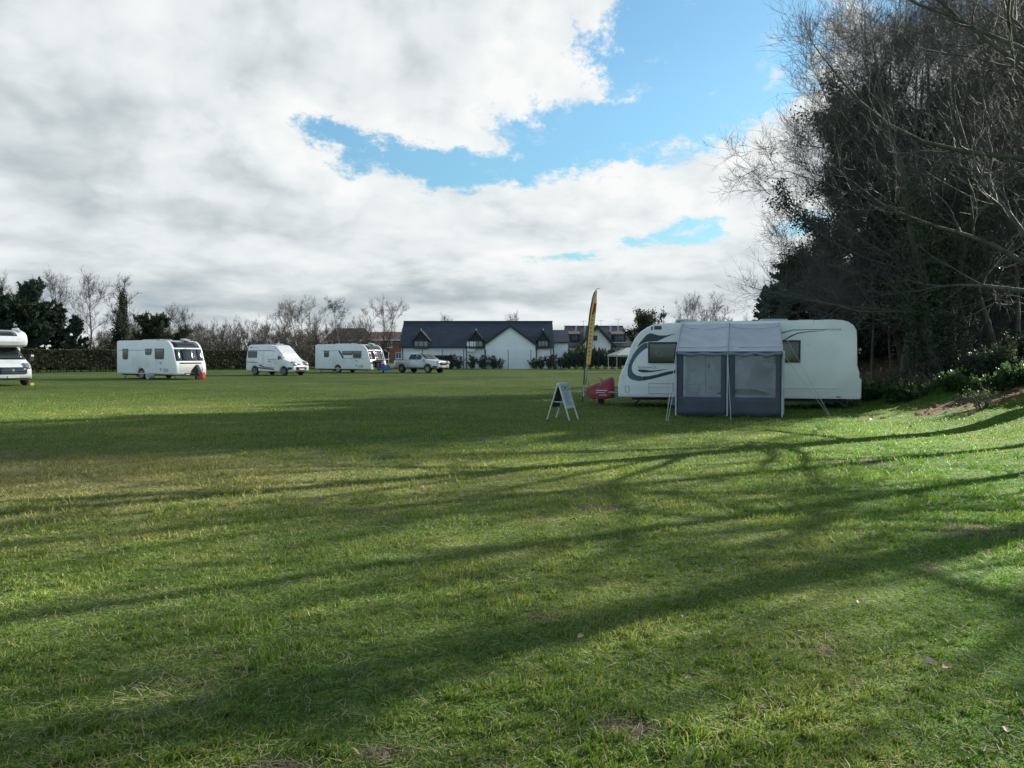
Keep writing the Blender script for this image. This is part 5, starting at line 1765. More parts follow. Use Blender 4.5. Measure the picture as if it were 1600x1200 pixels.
# ------------------------------------------------------------------ sign, flag
def a_board():
    t = thing('a_board', 'folding aluminium A board sign on the grass left of the awning caravan', 'sign', (1.27, 18.5, 0), rad(-30))
    for sg in (1, -1):
        fr = MB()
        for y in (-.25, .25):
            fr.box((sg * .155, y, .45), (.03, .035, .96), ry=rad(-sg * 18.5), bev=.006)
        leg = fr.build('leg_frame', M['alum'], t)
        top, bot = .87, .30
        q = lambda z, o: sg * (.02 + (.90 - z) * .318 + o)
        b = MB().add([(q(top, .012), -.235, top), (q(top, .012), .235, top), (q(bot, .012), .235, bot), (q(bot, .012), -.235, bot),
                      (q(top, -.012), -.235, top), (q(top, -.012), .235, top), (q(bot, -.012), .235, bot), (q(bot, -.012), -.235, bot)],
                     [(0, 1, 2, 3), (4, 7, 6, 5), (0, 4, 5, 1), (1, 5, 6, 2), (2, 6, 7, 3), (3, 7, 4, 0)]).build('board', M['boardface'] if sg > 0 else M['boardback'], t)
        for z in (.885, bot):
            MB().box((q(z, .004), 0, z), (.03, .50, .045), ry=rad(-sg * 18)).build('rail', M['alum'], b)
        if sg > 0:
            pr = MB()

            def bar(z, h, y0, y1):
                pr.add([(q(z, .016), y0, z), (q(z, .016), y1, z), (q(z - h, .016), y1, z - h), (q(z - h, .016), y0, z - h)], [(0, 1, 2, 3)])
            bar(.83, .012, -.19, .17)
            bar(.83, .10, -.19, -.16)
            bar(.83, .10, .14, .17)
            bar(.735, .014, -.19, .17)
            bar(.80, .045, -.07, .05)
            for k in range(9):
                z = .66 - k * .034
                bar(z, .009, -.17 + .01 * (k % 3), .13 - .035 * ((k * 7) % 4))
            pr.build('print', M['boardprint'], b)
    MB().box((0, -.2, .44), (.30, .012, .02)).build('stay', M['alum'], t)


a_board()


def feather_flag():
    t = thing('feather_flag', 'tall yellow feather flag on a dark pole beside the red hitch cover', 'flag', (2.41, 25.29, 0))
    zz = [0, .6, 1.27, 2.37, 3.02, 3.57, 3.74, 3.85, 3.88, 3.84]
    xx = [0, .045, .09, .17, .235, .33, .39, .46, .53, .60]
    MB().tube([(x, 0, z) for x, z in zip(xx, zz)], [.022, .02, .018, .015, .013, .011, .010, .009, .008, .007], 8).build('pole', M['blackplastic'], t)
    MB().tube([(0, 0, .12), (-.01, 0, -.15)], .014, 6).build('ground_spike', M['steel'], t)
    e = Vector((.56, .83, 0))
    zs = np.linspace(1.26, 3.82, 26)
    px_ = np.interp(zs, zz[:8], xx[:8])
    wd = np.interp(zs, [1.26, 2.4, 3.0, 3.4, 3.7, 3.82], [.36, .42, .42, .36, .22, .06])

    def pt(i, q):
        return (px_[i] + .012 + e.x * wd[i] * q, e.y * wd[i] * q + .02 * math.sin(zs[i] * 5 + q * 2), zs[i])
    V, F = [], []
    for i in range(26):
        for j in range(6):
            V.append(pt(i, j / 5))
    for i in range(25):
        for j in range(5):
            F.append((i * 6 + j, i * 6 + j + 1, (i + 1) * 6 + j + 1, (i + 1) * 6 + j))
    b = MB().add(V, F).build('banner', M['flagyellow'], t, angle=80, solid=.004)
    MB().strip([pt(i, .0) for i in range(26)], [(pt(i, .0)[0] + .02, pt(i, .0)[1] - .012, zs[i]) for i in range(26)]).build('sleeve', M['blackplastic'], b, solid=.006)
    nrm = Vector((.83, -.56, 0))

    def patch(z0, z1, q0, q1, nm, m_, k=6):
        A, B = [], []
        for z in np.linspace(z0, z1, k):
            i = int(np.clip(np.searchsorted(zs, z), 0, 25))
            w_ = float(np.interp(z, zs, wd))
            x0 = float(np.interp(z, zs, px_))
            for lst, q in ((A, q0), (B, q1)):
                lst.append((x0 + .012 + e.x * w_ * q + nrm.x * .012, e.y * w_ * q + .02 * math.sin(z * 5 + q * 2) + nrm.y * .012, z))
        return MB().strip(A, B).build(nm, m_, b)
    patch(3.08, 3.38, .42, .85, 'emblem', M['flagred'])
    patch(3.00, 3.07, .3, .7, 'emblem', M['flagred'], 3)
    for z in np.arange(1.42, 2.95, .135):
        q0 = .30 + .05 * math.sin(z * 37)
        patch(z, z + .045 + .03 * abs(math.sin(z * 23)), q0, q0 + .20 + .14 * abs(math.sin(z * 51)), 'print', M['flagbrown'], 3)
    MB().strip([(.115, .02, 1.26), (.10, .03, .95), (.085, .02, .60)], [(.20, .12, 1.26), (.165, .10, .95), (.135, .07, .58)]).build('tie_strap', M['flagpale'], t, solid=.01)
    MB().tube([(.09, 0, 1.18), (.095, 0, 1.30)], .04, 8).build('clamp', M['blackplastic'], t)


feather_flag()


# ------------------------------------------------------------------ houses
def slab(mb, a, b, c, d_, th):
    """roof slope: four corners, thickness downwards"""
    P4 = [Vector(p) for p in (a, b, c, d_)]
    n = (P4[1] - P4[0]).cross(P4[3] - P4[0]).normalized()
    if n.z < 0:
        n = -n
    V = P4 + [p - n * th for p in P4]
    mb.add(V, [(0, 1, 2, 3), (7, 6, 5, 4), (0, 4, 5, 1), (1, 5, 6, 2), (2, 6, 7, 3), (3, 7, 4, 0)])
    return mb


def casement(parent, x0, x1, z0, z1, y, n=3, frame='trim'):
    """window in a wall facing the field: frame, mullions and glass"""
    w = MB()
    f_ = .07
    for a, b, c, d_ in ((x0, x1, z0, z0 + f_), (x0, x1, z1 - f_, z1), (x0, x0 + f_, z0 + f_, z1 - f_), (x1 - f_, x1, z0 + f_, z1 - f_)):
        w.box(((a + b) / 2, y - .03, (c + d_) / 2), (b - a, .08, d_ - c))
    for i in range(1, n):
        xm = x0 + (x1 - x0) * i / n
        w.box((xm, y - .025, (z0 + z1) / 2), (.06, .07, z1 - z0 - 2 * f_))
    o = w.build('window', M[frame], parent)
    MB().box(((x0 + x1) / 2, y - .004, (z0 + z1) / 2), (x1 - x0 - f_, .012, z1 - z0 - f_)).build('pane', M['windowpane'], o)
    return o


M['windowpane'] = mat('window_pane', (0.09, 0.105, 0.12), 0.08, (0.16, 0.18, 0.19), 1.2, spec=.8)


def white_building():
    y0, yg = 88.0, 86.0
    t = thing('white_building', 'long white rendered building with a dark slate roof, a front gable and three dormers', 'building', (0, y0, 0))
    Y = lambda y: y - y0
    MB().box((-4.15, 3.6, 1.36), (18.0, 7.2, 2.72)).build('wall', M['render'], t)
    rf = MB()
    slab(rf, (-13.4, -.30, 2.62), (5.0, -.30, 2.62), (5.0, 3.8, 5.78), (-13.4, 3.8, 5.78), .16)
    slab(rf, (-13.4, 7.9, 2.62), (5.0, 7.9, 2.62), (5.0, 3.8, 5.78), (-13.4, 3.8, 5.78), .16)
    r_ = rf.build('roof', M['slate'], t, smooth=False)
    MB().box((-4.2, 3.8, 5.80), (18.5, .22, .10), bev=.03).build('ridge', M['trim'], r_)
    for x in (-13.12, 4.72):
        MB().prism([(.0, 2.8), (7.2, 2.8), (3.8, 5.62)], x - .12, x + .12, ax='x').build('gable_wall', M['render'], t)
    MB().box((-4.2, -.36, 2.56), (18.4, .14, .14), bev=.03).build('gutter', M['trim'], t)
    # gable wing
    gx0, gx1, ga, gz_, ge = -3.20, 2.72, -.22, 5.12, 2.98
    MB().prism([(gx0, 0), (gx1, 0), (gx1, ge), (ga, gz_ - .10), (gx0, ge)], Y(yg), 1.4).build('gable_wing', M['render'], t, smooth=False)
    gr = MB()
    for xe in (gx0 - .22, gx1 + .22):
        slab(gr, (xe, Y(yg) - .25, ge - .10), (ga, Y(yg) - .25, gz_ + .06), (ga, 3.4, gz_ + .06), (xe, 3.4, ge - .10), .18)
    gr.build('gable_roof', M['slate'], t, smooth=False)
    bg_ = MB()
    for xe, sg in ((gx0 - .24, -1), (gx1 + .24, 1)):
        bg_.add([(xe, Y(yg) - .27, ge - .16), (ga, Y(yg) - .27, gz_ + .04), (ga, Y(yg) - .27, gz_ - .26), (xe, Y(yg) - .27, ge - .44),
                 (xe, Y(yg) - .22, ge - .16), (ga, Y(yg) - .22, gz_ + .04), (ga, Y(yg) - .22, gz_ - .26), (xe, Y(yg) - .22, ge - .44)],
                [(0, 1, 2, 3), (4, 7, 6, 5), (0, 4, 5, 1), (2, 6, 7, 3), (0, 3, 7, 4), (1, 5, 6, 2)])
    bg_.build('bargeboard', M['trim'], t)
    # dormers
    for x0, x1 in ((-11.75, -9.80), (-5.20, -3.35), (2.96, 4.42)):
        xm = (x0 + x1) / 2
        d_ = MB().prism([(x0 + .05, 2.62), (x1 - .05, 2.62), (x1 - .05, 3.45), (xm, 4.42), (x0 + .05, 3.45)], -.22, 2.4).build('dormer', M['clad'], t, smooth=False)
        dr = MB()
        for xe in (x0 - .16, x1 + .16):
            slab(dr, (xe, -.40, 3.30), (xm, -.40, 4.56), (xm, 2.6, 4.56), (xe, 2.6, 3.30), .12)
        dr.build('dormer_roof', M['slate'], d_, smooth=False)
        MB().lathe([(.09, 0), (.02, .22)], (xm, -.36, 4.55), 6, 'z').build('finial', M['greyplastic'], d_)
        casement(d_, x0 + .12, x1 - .12, 2.36, 3.32, -.23, 3)
    for x in (-5.42, 4.62, 2.92, -13.0):
        MB().tube([(x, -.28, 2.5), (x, -.07, 2.2), (x, -.07, 0)], .05, 6).build('downpipe', M['trim'], t)
    MB().tube([(gx0 + .05, Y(yg) - .12, 2.75), (gx0 + .05, Y(yg) - .10, 0)], .05, 6).build('downpipe', M['trim'], t)
    MB().box((-4.85, -.16, 2.62), (1.0, .2, 1.2)).build('side_cheek', M['render'], t)
    # low wing on the right
    MB().box((5.86, 4.0, 1.65), (1.72, 6.4, 3.3)).build('wing_wall', M['render'], t)
    wr = MB()
    slab(wr, (5.02, .55, 3.22), (6.86, .55, 3.22), (6.86, 3.4, 4.72), (5.02, 3.4, 4.72), .15)
    slab(wr, (5.02, 6.9, 3.0), (6.86, 6.9, 3.0), (6.86, 3.4, 4.72), (5.02, 3.4, 4.72), .15)
    wr.build('wing_roof', M['slate'], t, smooth=False)
    MB().box((5.94, .50, 3.14), (1.86, .12, .16)).build('fascia', M['trim'], t)


white_building()


def weathered_house():
    y0 = 105.0
    t = thing('house', 'old pale house with weathered brown tiled roof and steep front gable behind the flag', 'house', (0, y0, 0))
    MB().box((12.2, 4.0, 1.55), (8.9, 8.0, 3.1)).build('wall', M['render2'], t)
    rf = MB()
    slab(rf, (7.55, -.45, 2.86), (17.3, -.45, 2.86), (16.3, 4, 5.85), (7.75, 4, 5.85), .18)
    slab(rf, (7.55, 8.4, 2.86), (17.3, 8.4, 2.86), (16.3, 4, 5.85), (7.75, 4, 5.85), .18)
    slab(rf, (17.3, -.45, 2.86), (17.3, 8.4, 2.86), (16.3, 4.02, 5.85), (16.3, 3.98, 5.85), .18)
    r_ = rf.build('roof', M['oldtile'], t, smooth=False)
    MB().box((12.0, 4, 5.88), (8.7, .25, .12), bev=.03).build('ridge', M['darktile'], r_)
    for x in (9.05, 10.35, 14.1, 15.2):
        slab(MB(), (x - .2, .9, 3.95), (x + .1, .9, 3.95), (x + .55, 3.9, 5.95), (x + .25, 3.9, 5.95), .05).build('lead_valley', M['greyplastic'], r_, smooth=False)
    # gable
    gx0, gx1, ga, gt = 9.9, 13.9, 11.9, 5.72
    MB().prism([(gx0, 0), (gx1, 0), (gx1, 3.3), (ga, gt - .1), (gx0, 3.3)], -1.2, 3.0).build('gable_wing', M['render2'], t, smooth=False)
    gr = MB()
    for xe in (9.25, 14.55):
        slab(gr, (xe, -1.55, 2.85), (ga, -1.55, gt + .15), (ga, 3.8, gt + .15), (xe, 3.8, 2.85), .22)
    gr.build('gable_roof', M['darktile'], t, smooth=False)
    b = MB()
    for xe in (9.22, 14.58):
        b.add([(xe, -1.60, 2.85), (ga, -1.60, gt + .15), (ga, -1.60, gt - .35), (xe, -1.60, 2.30), (xe, -1.53, 2.85), (ga, -1.53, gt + .15), (ga, -1.53, gt - .35), (xe, -1.53, 2.30)],
              [(0, 1, 2, 3), (4, 7, 6, 5), (0, 4, 5, 1), (2, 6, 7, 3), (0, 3, 7, 4), (1, 5, 6, 2)])
    b.build('bargeboard', M['clad'], t)
    casement(t, 11.25, 11.95, 3.65, 4.35, -1.2, 2)
    casement(t, 11.85, 12.75, .75, 2.15, -1.2, 2)
    MB().box((14.35, -.03, 1.05), (.62, .08, 2.1)).build('door', M['clad'], t)
    MB().box((10.3, -1.23, 1.05), (.7, .08, 2.1)).build('door', M['clad'], t)
    casement(t, 8.35, 8.80, 1.0, 2.1, 0, 1)
    for x0, x1, lab in ((8.25, 9.6, 0), (14.35, 16.2, 1)):
        d_ = MB().box(((x0 + x1) / 2, 1.7, 4.05), (x1 - x0, 2.6, 1.25)).build('dormer', M['clad'], t)
        slab(MB(), (x0 - .15, .2, 4.62), (x1 + .15, .2, 4.62), (x1 + .15, 3.4, 5.2), (x0 - .15, 3.4, 5.2), .10).build('dormer_roof', M['oldtile'], d_, smooth=False)
        casement(d_, x0 + .25, x1 - .25, 3.62, 4.5, .38, 3)
        if lab:
            MB().box(((x0 + x1) / 2, .32, 3.42), (x1 - x0 + .2, .3, .14)).build('ledge', M['palegrey'], d_)
    for x, h in ((15.6, 1.1), (13.1, .9), (10.5, .8)):
        a = MB().tube([(x, 4, 5.85), (x, 4, 5.85 + h)], .025, 5).tube([(x - .5, 4, 5.8 + h), (x + .5, 4, 5.8 + h)], .018, 5)
        for k in range(5):
            a.tube([(x - .4 + k * .2, 3.8, 5.8 + h), (x - .4 + k * .2, 4.2, 5.8 + h)], .010, 4)
        a.build('aerial', M['steel'], t)
    MB().box((17.0, 5.0, 2.1), (1.6, 6, 4.2)).build('side_wing', M['darktile'], t)
    MB().box((12.2, -.50, 2.80), (9.6, .12, .12)).build('gutter', M['trim'], t)


weathered_house()


def brick_houses():
    y0 = 150.0
    t = thing('brick_house', 'red brick house with red tiled roof and white framed windows beyond the pickup caravan', 'house', (0, y0, 0))
    MB().box((-25.3, 4, 2.4), (7.8, 8, 4.8)).build('wall', M['brick'], t)
    rf = MB()
    slab(rf, (-29.4, -.4, 4.75), (-21.1, -.4, 4.75), (-21.1, 4, 6.45), (-29.4, 4, 6.45), .2)
    slab(rf, (-29.4, 8.4, 4.75), (-21.1, 8.4, 4.75), (-21.1, 4, 6.45), (-29.4, 4, 6.45), .2)
    rf.build('roof', M['redtile'], t, smooth=False)
    MB().box((-25.3, -.45, 4.66), (8.6, .14, .22)).build('fascia', M['vanwhite'], t)
    for x0, x1, z0, z1 in ((-25.2, -24.3, 3.2, 4.4), (-23.6, -22.4, .9, 2.2), (-27.6, -26.8, 3.2, 4.4), (-28.6, -27.6, .9, 2.2)):
        w = casement(t, x0, x1, z0, z1, 0, 2, 'vanwhite')
        MB().box(((x0 + x1) / 2, -.06, z0 - .08), (x1 - x0 + .2, .16, .14)).build('sill', M['vanwhite'], w)
    MB().box((-25.6, -.03, 1.05), (.95, .08, 2.1)).build('door', M['clad'], t)
    pc = MB()
    for sg in (-1, 1):
        slab(pc, (-25.6 + sg * .85, -.9, 2.1), (-25.6, -.9, 2.75), (-25.6, 0, 2.75), (-25.6 + sg * .85, 0, 2.1), .14)
        pc.box((-25.6 + sg * .7, -.8, 1.05), (.14, .14, 2.1))
    pc.build('porch', M['vanwhite'], t, smooth=False)
    MB().box((-22.6, 5, 6.4), (.8, .7, 1.5)).build('chimney', M['brick'], t)
    t = thing('brick_house', 'brick house under a broad dark brown roof behind the birch', 'house', (0, y0 - 3, 0))
    MB().box((-32.6, 4, 2.35), (6.2, 8, 4.7)).build('wall', M['brick'], t)
    rf = MB()
    slab(rf, (-37.4, -.4, 4.6), (-28.6, -.4, 4.6), (-29.9, 4, 7.1), (-36.0, 4, 7.1), .2)
    slab(rf, (-37.4, 8.4, 4.6), (-28.6, 8.4, 4.6), (-29.9, 4, 7.1), (-36.0, 4, 7.1), .2)
    slab(rf, (-28.6, -.4, 4.6), (-28.6, 8.4, 4.6), (-29.9, 4.02, 7.1), (-29.9, 3.98, 7.1), .2)
    slab(rf, (-37.4, -.4, 4.6), (-37.4, 8.4, 4.6), (-36.0, 4.02, 7.1), (-36.0, 3.98, 7.1), .2)
    rf.build('roof', M['darktile'], t, smooth=False)
    MB().box((-33.0, -.45, 4.52), (8.9, .14, .2)).build('fascia', M['vanwhite'], t)
    for x0, x1 in ((-35.2, -34.2), (-32.6, -31.6), (-30.6, -29.8)):
        casement(t, x0, x1, 2.9, 4.1, 0, 2, 'vanwhite')


brick_houses()


# ------------------------------------------------------------------ fence, shelter, gazebo
def fence():
    t = thing('mesh_fence', 'tall thin mesh fence on dark posts in front of the white building', 'fence', (0, 84.5, 0))
    posts = [X(px, 84.5) for px in (629, 660, 691, 724.5, 759, 794, 829.5, 865, 900, 935, 970, 1005)]
    for x in posts:
        MB().box((x, 0, 1.12), (.075, .075, 2.24)).build('post', M['trim'], t)
    wr = MB()
    for z in np.arange(.1, 2.2, .2):
        wr.tube([(posts[0], 0, z), (posts[-1], 0, z)], .003, 3, False)
    for x in np.arange(posts[0], posts[-1], .3):
        wr.tube([(x, .01, .05), (x, .01, 2.15)], .0025, 3, False)
    wr.build('wire_mesh', M['steel'], t)


fence()
sh = thing('shelter', 'low dark flat roofed timber shelter behind the pickup', 'shed', (X(676, 85.6), 85.6, 0))
MB().box((0, .4, 1.52), (4.9, 1.5, .16)).build('roof', M['trim'], sh)
MB().box((0, 1.1, .72), (4.6, .08, 1.44)).build('back_panel', M['timber'], sh)
for x in (-2.3, -.75, .75, 2.3):
    MB().box((x, -.28, .72), (.10, .10, 1.44)).build('post', M['trim'], sh)

gzb = thing('gazebo', 'pale pitched canvas gazebo left of the caravan nose, far off by the houses', 'gazebo', (X(982, 80), 80, 0), rad(10))
V = [(-1.9, -1.6, 1.62), (1.9, -1.6, 1.62), (1.9, 1.6, 1.62), (-1.9, 1.6, 1.62), (-.2, 0, 2.42), (.2, 0, 2.42)]
MB().add(V, [(0, 1, 5, 4), (2, 3, 4, 5), (1, 2, 5), (3, 0, 4)]).build('roof', M['gazebo'], gzb, smooth=False, solid=.02)
MB().strip([(-1.9, -1.6, 1.62), (1.9, -1.6, 1.62), (1.9, 1.6, 1.62), (-1.9, 1.6, 1.62), (-1.9, -1.6, 1.62)], [(-1.9, -1.6, 1.46), (1.9, -1.6, 1.46), (1.9, 1.6, 1.46), (-1.9, 1.6, 1.46), (-1.9, -1.6, 1.46)]).build('valance', M['gazebo'], gzb, smooth=False)
for x in (-1.8, 1.8):
    for y in (-1.5, 1.5):
        MB().tube([(x, y, 0), (x, y, 1.62)], .03, 6).build('leg', M['alum'], gzb)


# ------------------------------------------------------------------ hedge and bushes
def hedge():
    rng = np.random.default_rng(12)
    A, B = np.array([X(-90, 62), 62.0]), np.array([X(412, 86), 86.0])
    Ln = np.hypot(*(B - A))
    u = (B - A) / Ln
    t = thing('hedge', 'long clipped brown leafless hedge along the left field edge behind the caravans', 'hedge', (A[0], A[1], 0), math.atan2(u[1], u[0]))
    n = 130000
    x = rng.random(n) * Ln
    top = 2.05 + .10 * (vnoise(x, x * 0, 2.0, 5) - .5) + .06 * rng.normal(size=n) * (rng.random(n) < .2)
    face = rng.random(n)
    z = .48 + (top - .48) * rng.random(n) ** .85
    y = np.where(face < .6, -.55 + rng.normal(0, .07, n), rng.uniform(-.6, .6, n))
    z = np.where(face > .85, top + rng.normal(0, .03, n), z)
    V, Q, rn = leafquads(rng, np.stack([x, y, z], 1), .10, 2.2, None)
    link('foliage', npmesh('foliage', V, Q, rnd=rn), M['hedge'], t)
    MB().box((Ln / 2, .05, 1.22), (Ln, .80, 1.35)).build('core', mat('hedge_core', (.030, .027, .020), 1.0, (.045, .040, .028), 1.5), t)
    m = 300
    sx = rng.random(m) * Ln
    P, R_ = grow(rng, np.stack([sx, rng.uniform(-.3, .3, m), np.full(m, -.05)], 1), np.stack([rng.normal(0, .12, m), rng.normal(0, .12, m), np.ones(m)], 1), .9, rng.uniform(.02, .05, m), 3, .08)
    V, Q = tubes([(P, R_)], [5])
    s_ = link('stems', npmesh('stems', V, Q, smooth=True), M['bark'], t)
    s_['kind'] = 'stuff'


hedge()


def bush(kind, seed, H, R, n, size, leaf, stems=9):
    rng = np.random.default_rng(seed)
    a = rng.random(stems) * 6.283
    P, R_ = grow(rng, np.stack([np.cos(a) * .08, np.sin(a) * .08, np.full(stems, -.05)], 1), np.stack([np.cos(a) * .55 * R / H, np.sin(a) * .55 * R / H, np.ones(stems)], 1), H * rng.uniform(.7, 1.0, stems), .022, 6, .14, (0, 0, .3))
    p, dd, r, t, _ = kids(rng, P, R_, 8, .2, 1, 30, 70)
    l2 = grow(rng, p, dd, R * .55 * rng.uniform(.4, 1.1, len(p)), .008, 4, .18, (0, 0, .3))
    V, Q = tubes([(P, R_), l2], [5, 3])
    pts, tan = along_pts(rng, l2[0], n, .06)
    Vl, Ql, rn = leafquads(rng, pts, size, 1.4, tan)
    reg(kind, [('stem', npmesh('stem', V, Q, smooth=True), M['bark']), ('foliage', npmesh('foliage', Vl, Ql, rnd=rn), M[leaf])])


bush('fence_bush', 51, 1.55, .9, 900, .11, 'olive')
bush('dense_bush', 52, 1.9, 1.35, 6000, .12, 'evergreen', 14)
bush('loose_bush', 53, 1.7, .8, 420, .11, 'olive', 8)
bush('nettle', 54, .55, .5, 900, .085, 'weed', 12)
bush('holly_bush', 55, 1.1, .9, 4200, .075, 'evergreen', 14)
bush('twiggy_weed', 56, .7, .7, 160, .06, 'weed', 16)
rb = random.Random(9)
for px, kind, sc in ((706, 'loose_bush', 1.05), (716, 'fence_bush', .9), (738, 'fence_bush', 1.0), (754, 'fence_bush', 1.02), (771, 'fence_bush', .98), (782, 'loose_bush', .7), (699, 'fence_bush', .8)):
    plant(kind, 'shrub', X(px, 85.2), 85.2 + rb.uniform(-.3, .3), 'shrub growing along the mesh fence in front of the left half of the white building', 'shrub', 'shrubs along the fence, left', sc, rb.uniform(0, 6))
for px, kind, sc in ((836, 'fence_bush', .8), (846, 'fence_bush', .9), (858, 'fence_bush', 1.0), (868, 'loose_bush', 1.05), (878, 'fence_bush', 1.05), (889, 'dense_bush', .78)):
    plant(kind, 'shrub', X(px, 85.4), 85.4 + rb.uniform(-.3, .4), 'shrub against the right end of the white building by the fence', 'shrub', 'shrubs along the fence, right', sc, rb.uniform(0, 6))
for i, px in enumerate((900, 911, 922, 934, 946, 957, 968, 980, 992)):
    plant('dense_bush', 'shrub', X(px, 88), 88 + rb.uniform(-.6, .8), 'dense dark garden shrub in front of the old brown roofed house', 'shrub', 'garden shrubs before the old house', rb.uniform(.82, 1.15), rb.uniform(0, 6))
plant('dense_bush', 'shrub', X(905, 97), 97, 'tall dark garden bush left of the flag by the old house', 'shrub', None, 1.35, 1.0)

for x, y, sc, k, lab in ((14.1, 21.6, .85, 'holly_bush', 'low dark holly bush at the foot of the leaning trunks'), (15.6, 22.4, .9, 'holly_bush', 'dark rounded bush right of the holly on top of the bank')):
    plant(k, 'shrub', x, y, lab, 'shrub', 'undergrowth on the bank', sc, rb.uniform(0, 6))
rn_ = random.Random(3)
for i in range(34):
    x, y = rn_.uniform(10.8, 17.5), rn_.uniform(17.6, 23.5)
    plant('nettle' if rn_.random() < .7 else 'twiggy_weed', 'weed_clump', x, y, 'clump of green weeds on the bank under the trees', 'weeds', 'weed clumps on the bank', rn_.uniform(.6, 1.25), rn_.uniform(0, 6))

# dead wood lying behind the caravan tail
for i, (a, b, r, lab) in enumerate((((11.2, 22.6), (12.35, 21.0), .035, 'pale fallen branch pointing at the lawn beside the caravan tail'),
                                    ((12.9, 23.4), (14.2, 24.2), .03, 'pale fallen branch lying across the leaf litter'),
                                    ((11.3, 24.0), (13.7, 23.5), .05, 'long dark fallen branch along the edge of the wood'))):
    rng = np.random.default_rng(90 + i)
    z0, z1 = zg(*a), zg(*b)
    P0 = np.array([[a[0], a[1], z0 + .25]])
    dv = np.array([[b[0] - a[0], b[1] - a[1], z1 - z0 - .2]])
    st = grow(rng, P0, dv, np.linalg.norm(dv), r, 8, .06)
    p, dd, rr, t_, _ = kids(rng, *st, 7, .2, .9, 30, 60, (0, 0, .2))
    l1 = grow(rng, p, dd, .5, rr * .5, 4, .15)
    V, Q = tubes([st, l1], [7, 4])
    tag(link('fallen_branch', npmesh('fallen_branch', V, Q, smooth=True), M['barkgreen']), lab, 'branch', 'dead wood under the trees')
# thin leaning saplings under the wood
for i, (px, Y, h, lean) in enumerate(((1428, 24.5, 3.2, -.28), (1455, 25.5, 2.6, -.06), (1395, 26.0, 3.0, -.12), (1486, 25.0, 4.2, .05), (1524, 24.0, 5.5, -.30), (1560, 24.6, 5.2, -.22), (1590, 23.5, 4.6, .1), (1472, 27.0, 4.6, .12), (1365, 27.5, 4.0, -.05))):
    rng = np.random.default_rng(120 + i)
    x = X(px, Y)
    th = (.055, .05, .05, .08, .17, .14, .09, .09, .06)[i]
    st = grow(rng, [[0, 0, -.2]], [[lean, rng.normal(0, .06), 1]], h, th, 9, .04, (0, 0, .05), .45)
    p, dd, rr, t_, _ = kids(rng, *st, 10, .35, 1, 30, 70, (0, 0, .2))
    l1 = grow(rng, p, dd, h * .28, rr * .4, 5, .12)
    p, dd, rr, t_, _ = kids(rng, *l1, 6, .2, 1, 30, 60)
    l2 = grow(rng, p, dd, h * .12, rr * .5, 3, .15)
    t = thing('sapling', ('pale thin leaning stem left of the bank trees', 'short pale stem beside the leaning one', 'thin dark stem nearest the caravan tail', 'upright dark stem at the middle of the wood edge',
                          'thick trunk leaning left over the bank', 'second leaning trunk close to the thickest one', 'slim trunk by the right edge of the wood', 'dark stem deeper in the wood', 'thin stem behind the caravan tail')[i],
              'tree', (x, Y, zg(x, Y)), 0, 'thin stems at the edge of the wood')
    V, Q = tubes([st, l1], [8, 5])
    link('trunk', npmesh('trunk', V, Q, smooth=True), M['barkgreen'], t)
    V, Q = tubes([l2], [3])
    link('crown', npmesh('crown', V, Q), M['twigdark'], t)


# ------------------------------------------------------------------ leaves on the ground
def curled_leaf(seed, s):
    rng = np.random.default_rng(seed)
    V, F = [], []
    n = 8
    for i in range(n + 1):
        q = i / n
        w = s * .38 * math.sin(math.pi * q) ** .8 * (1 + .25 * math.sin(i * 2.6 + seed))
        z = s * (.10 + .22 * (q - .5) ** 2 + .05 * rng.random())
        for j in (-1, -.4, .4, 1):
            V.append(((q - .5) * s, w * j, z + s * .22 * j * j * math.sin(math.pi * q)))
    for i in range(n):
        for j in range(3):
            F.append((i * 4 + j, i * 4 + j + 1, (i + 1) * 4 + j + 1, (i + 1) * 4 + j))
    return MB().add(V, F)


M['leaf_tan'] = mat('tan_leaf', (.30, .20, .12), .7, (.42, .30, .19), 20)
M['leaf_pink'] = mat('faded_leaf', (.36, .26, .20), .7, (.46, .35, .27), 20)
for i, (px, py, s, rz, m_, lab) in enumerate(((909, 1006, .075, .6, 'leaf_tan', 'brown curled fallen leaf in the grass, middle of the foreground'), (984, 1004, .055, 2.0, 'leaf_tan', 'small tan fallen leaf just right of the brown curled one'),
                                              (1258, 1000, .085, 2.8, 'leaf_pink', 'pale buff fallen leaf at the edge of a shadow streak'), (1462, 1050, .12, -.4, 'leaf_pink', 'largest faded fallen leaf lying in a dark hollow'),
                                              (1490, 1056, .09, .3, 'leaf_tan', 'torn tan fallen leaf touching the largest faded one'), (1586, 1158, .07, 1.2, 'leaf_pink', 'pale fallen leaf near the bottom right corner'),
                                              (1080, 1072, .06, .2, 'leaf_tan', 'brown fallen leaf in a bare patch below the tan ones'), (1348, 950, .06, 1.0, 'leaf_tan', 'tan fallen leaf up the lawn from the largest faded one'))):
    Y_ = 1155 * 1.6 / (py - 555)
    x_l = X(px, Y_)
    o = tag(curled_leaf(200 + i, s * .58).build('fallen_leaf', M[m_], None, angle=80), lab, 'leaf', 'fallen leaves on the lawn')
    o.location = (x_l, Y_, zg(x_l, Y_) + .012)
    o.rotation_euler = (.2, -.15, rz)

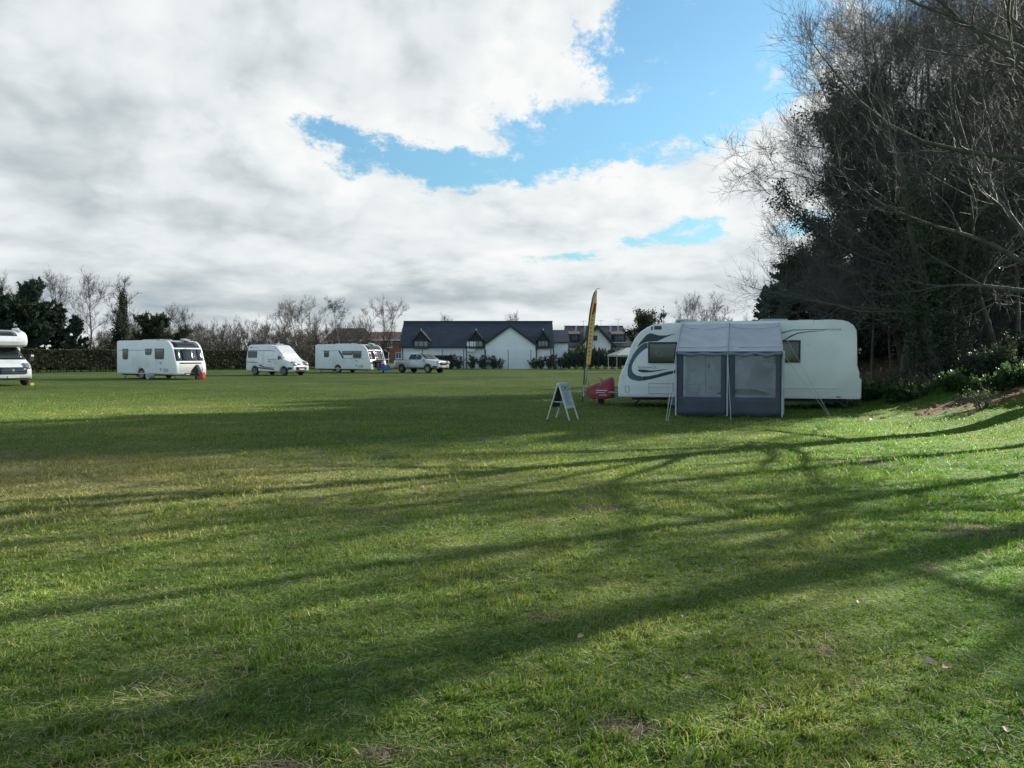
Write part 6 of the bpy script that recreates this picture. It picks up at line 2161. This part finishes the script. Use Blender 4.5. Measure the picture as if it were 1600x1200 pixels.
rng = np.random.default_rng(77)
n = 9000
x, y = rng.uniform(8.5, 26, n), rng.uniform(15, 40, n)
k = rng.random(n) < dirt(x, y) * .9 + .03
x, y = x[k], y[k]
V, Q, rn = leafquads(rng, np.stack([x, y, gz(x, y) + .02], 1), .085, 1.3, None, 0, .0)
o = link('leaf_litter', npmesh('leaf_litter', V, Q, rnd=rn), M['deadleaf'])
o['kind'] = 'stuff'
o['label'] = 'brown leaf litter scattered on the bank under the trees'


# ------------------------------------------------------------------ unseen cloud put in to shade the far side of the field
def cloud():
    """unseen flat cloud towards the sun, outlined to drop its shade on the far field"""
    rng = np.random.default_rng(17)
    alt = 520.0
    k = alt / sun_dir.z
    cx, cy = -20 + sun_dir.x * k, 91 + sun_dir.y * k
    n, m = 72, 14
    V, F = [], []
    for i in range(m + 1):
        q = i / m
        for j in range(n):
            a = 2 * math.pi * j / n
            e = 1 + .16 * (float(vnoise(math.cos(a) * 3 + 9, math.sin(a) * 3 + 9, 1.0, 7)) - .5) + .10 * (float(vnoise(math.cos(a) * 8 + 9, math.sin(a) * 8 + 9, 1.0, 8)) - .5)
            ph = math.pi * q
            r = math.sin(ph) ** .55 * e
            x, y = cx + 86 * r * math.cos(a), cy + 73 * r * math.sin(a)
            V.append((x, y, alt + 5 * math.cos(ph) * (1 + .8 * float(vnoise(x, y, 14, 9)))))
    for i in range(m):
        for j in range(n):
            F.append((i * n + j, i * n + (j + 1) % n, (i + 1) * n + (j + 1) % n, (i + 1) * n + j))
    m_ = bpy.data.materials.new('cloud')
    m_.use_nodes = True
    g_ = G(m_.node_tree)
    nt = m_.node_tree
    d_ = g_.node('ShaderNodeBsdfTranslucent')
    geo = g_.node('ShaderNodeNewGeometry')
    f = g_.noise(geo.outputs['Position'], .03, 5, .6)
    g_.put(d_.inputs[0], g_.mix(f, (.95, .95, .95), (.8, .82, .84)))
    t = g_.node('ShaderNodeBsdfTransparent')
    mx = g_.node('ShaderNodeMixShader')
    g_.put(mx.inputs[0], g_.ss(f, .3, .7, .42, .62))
    nt.links.new(t.outputs[0], mx.inputs[1])
    nt.links.new(d_.outputs[0], mx.inputs[2])
    nt.links.new(mx.outputs[0], nt.nodes['Material Output'].inputs[0])
    o = MB().add(V, F).build('cloud', m_, None, angle=80)
    o['kind'] = 'structure'
    o['label'] = 'unseen bank of thin cloud put in to shade the far side of the field'


cloud()
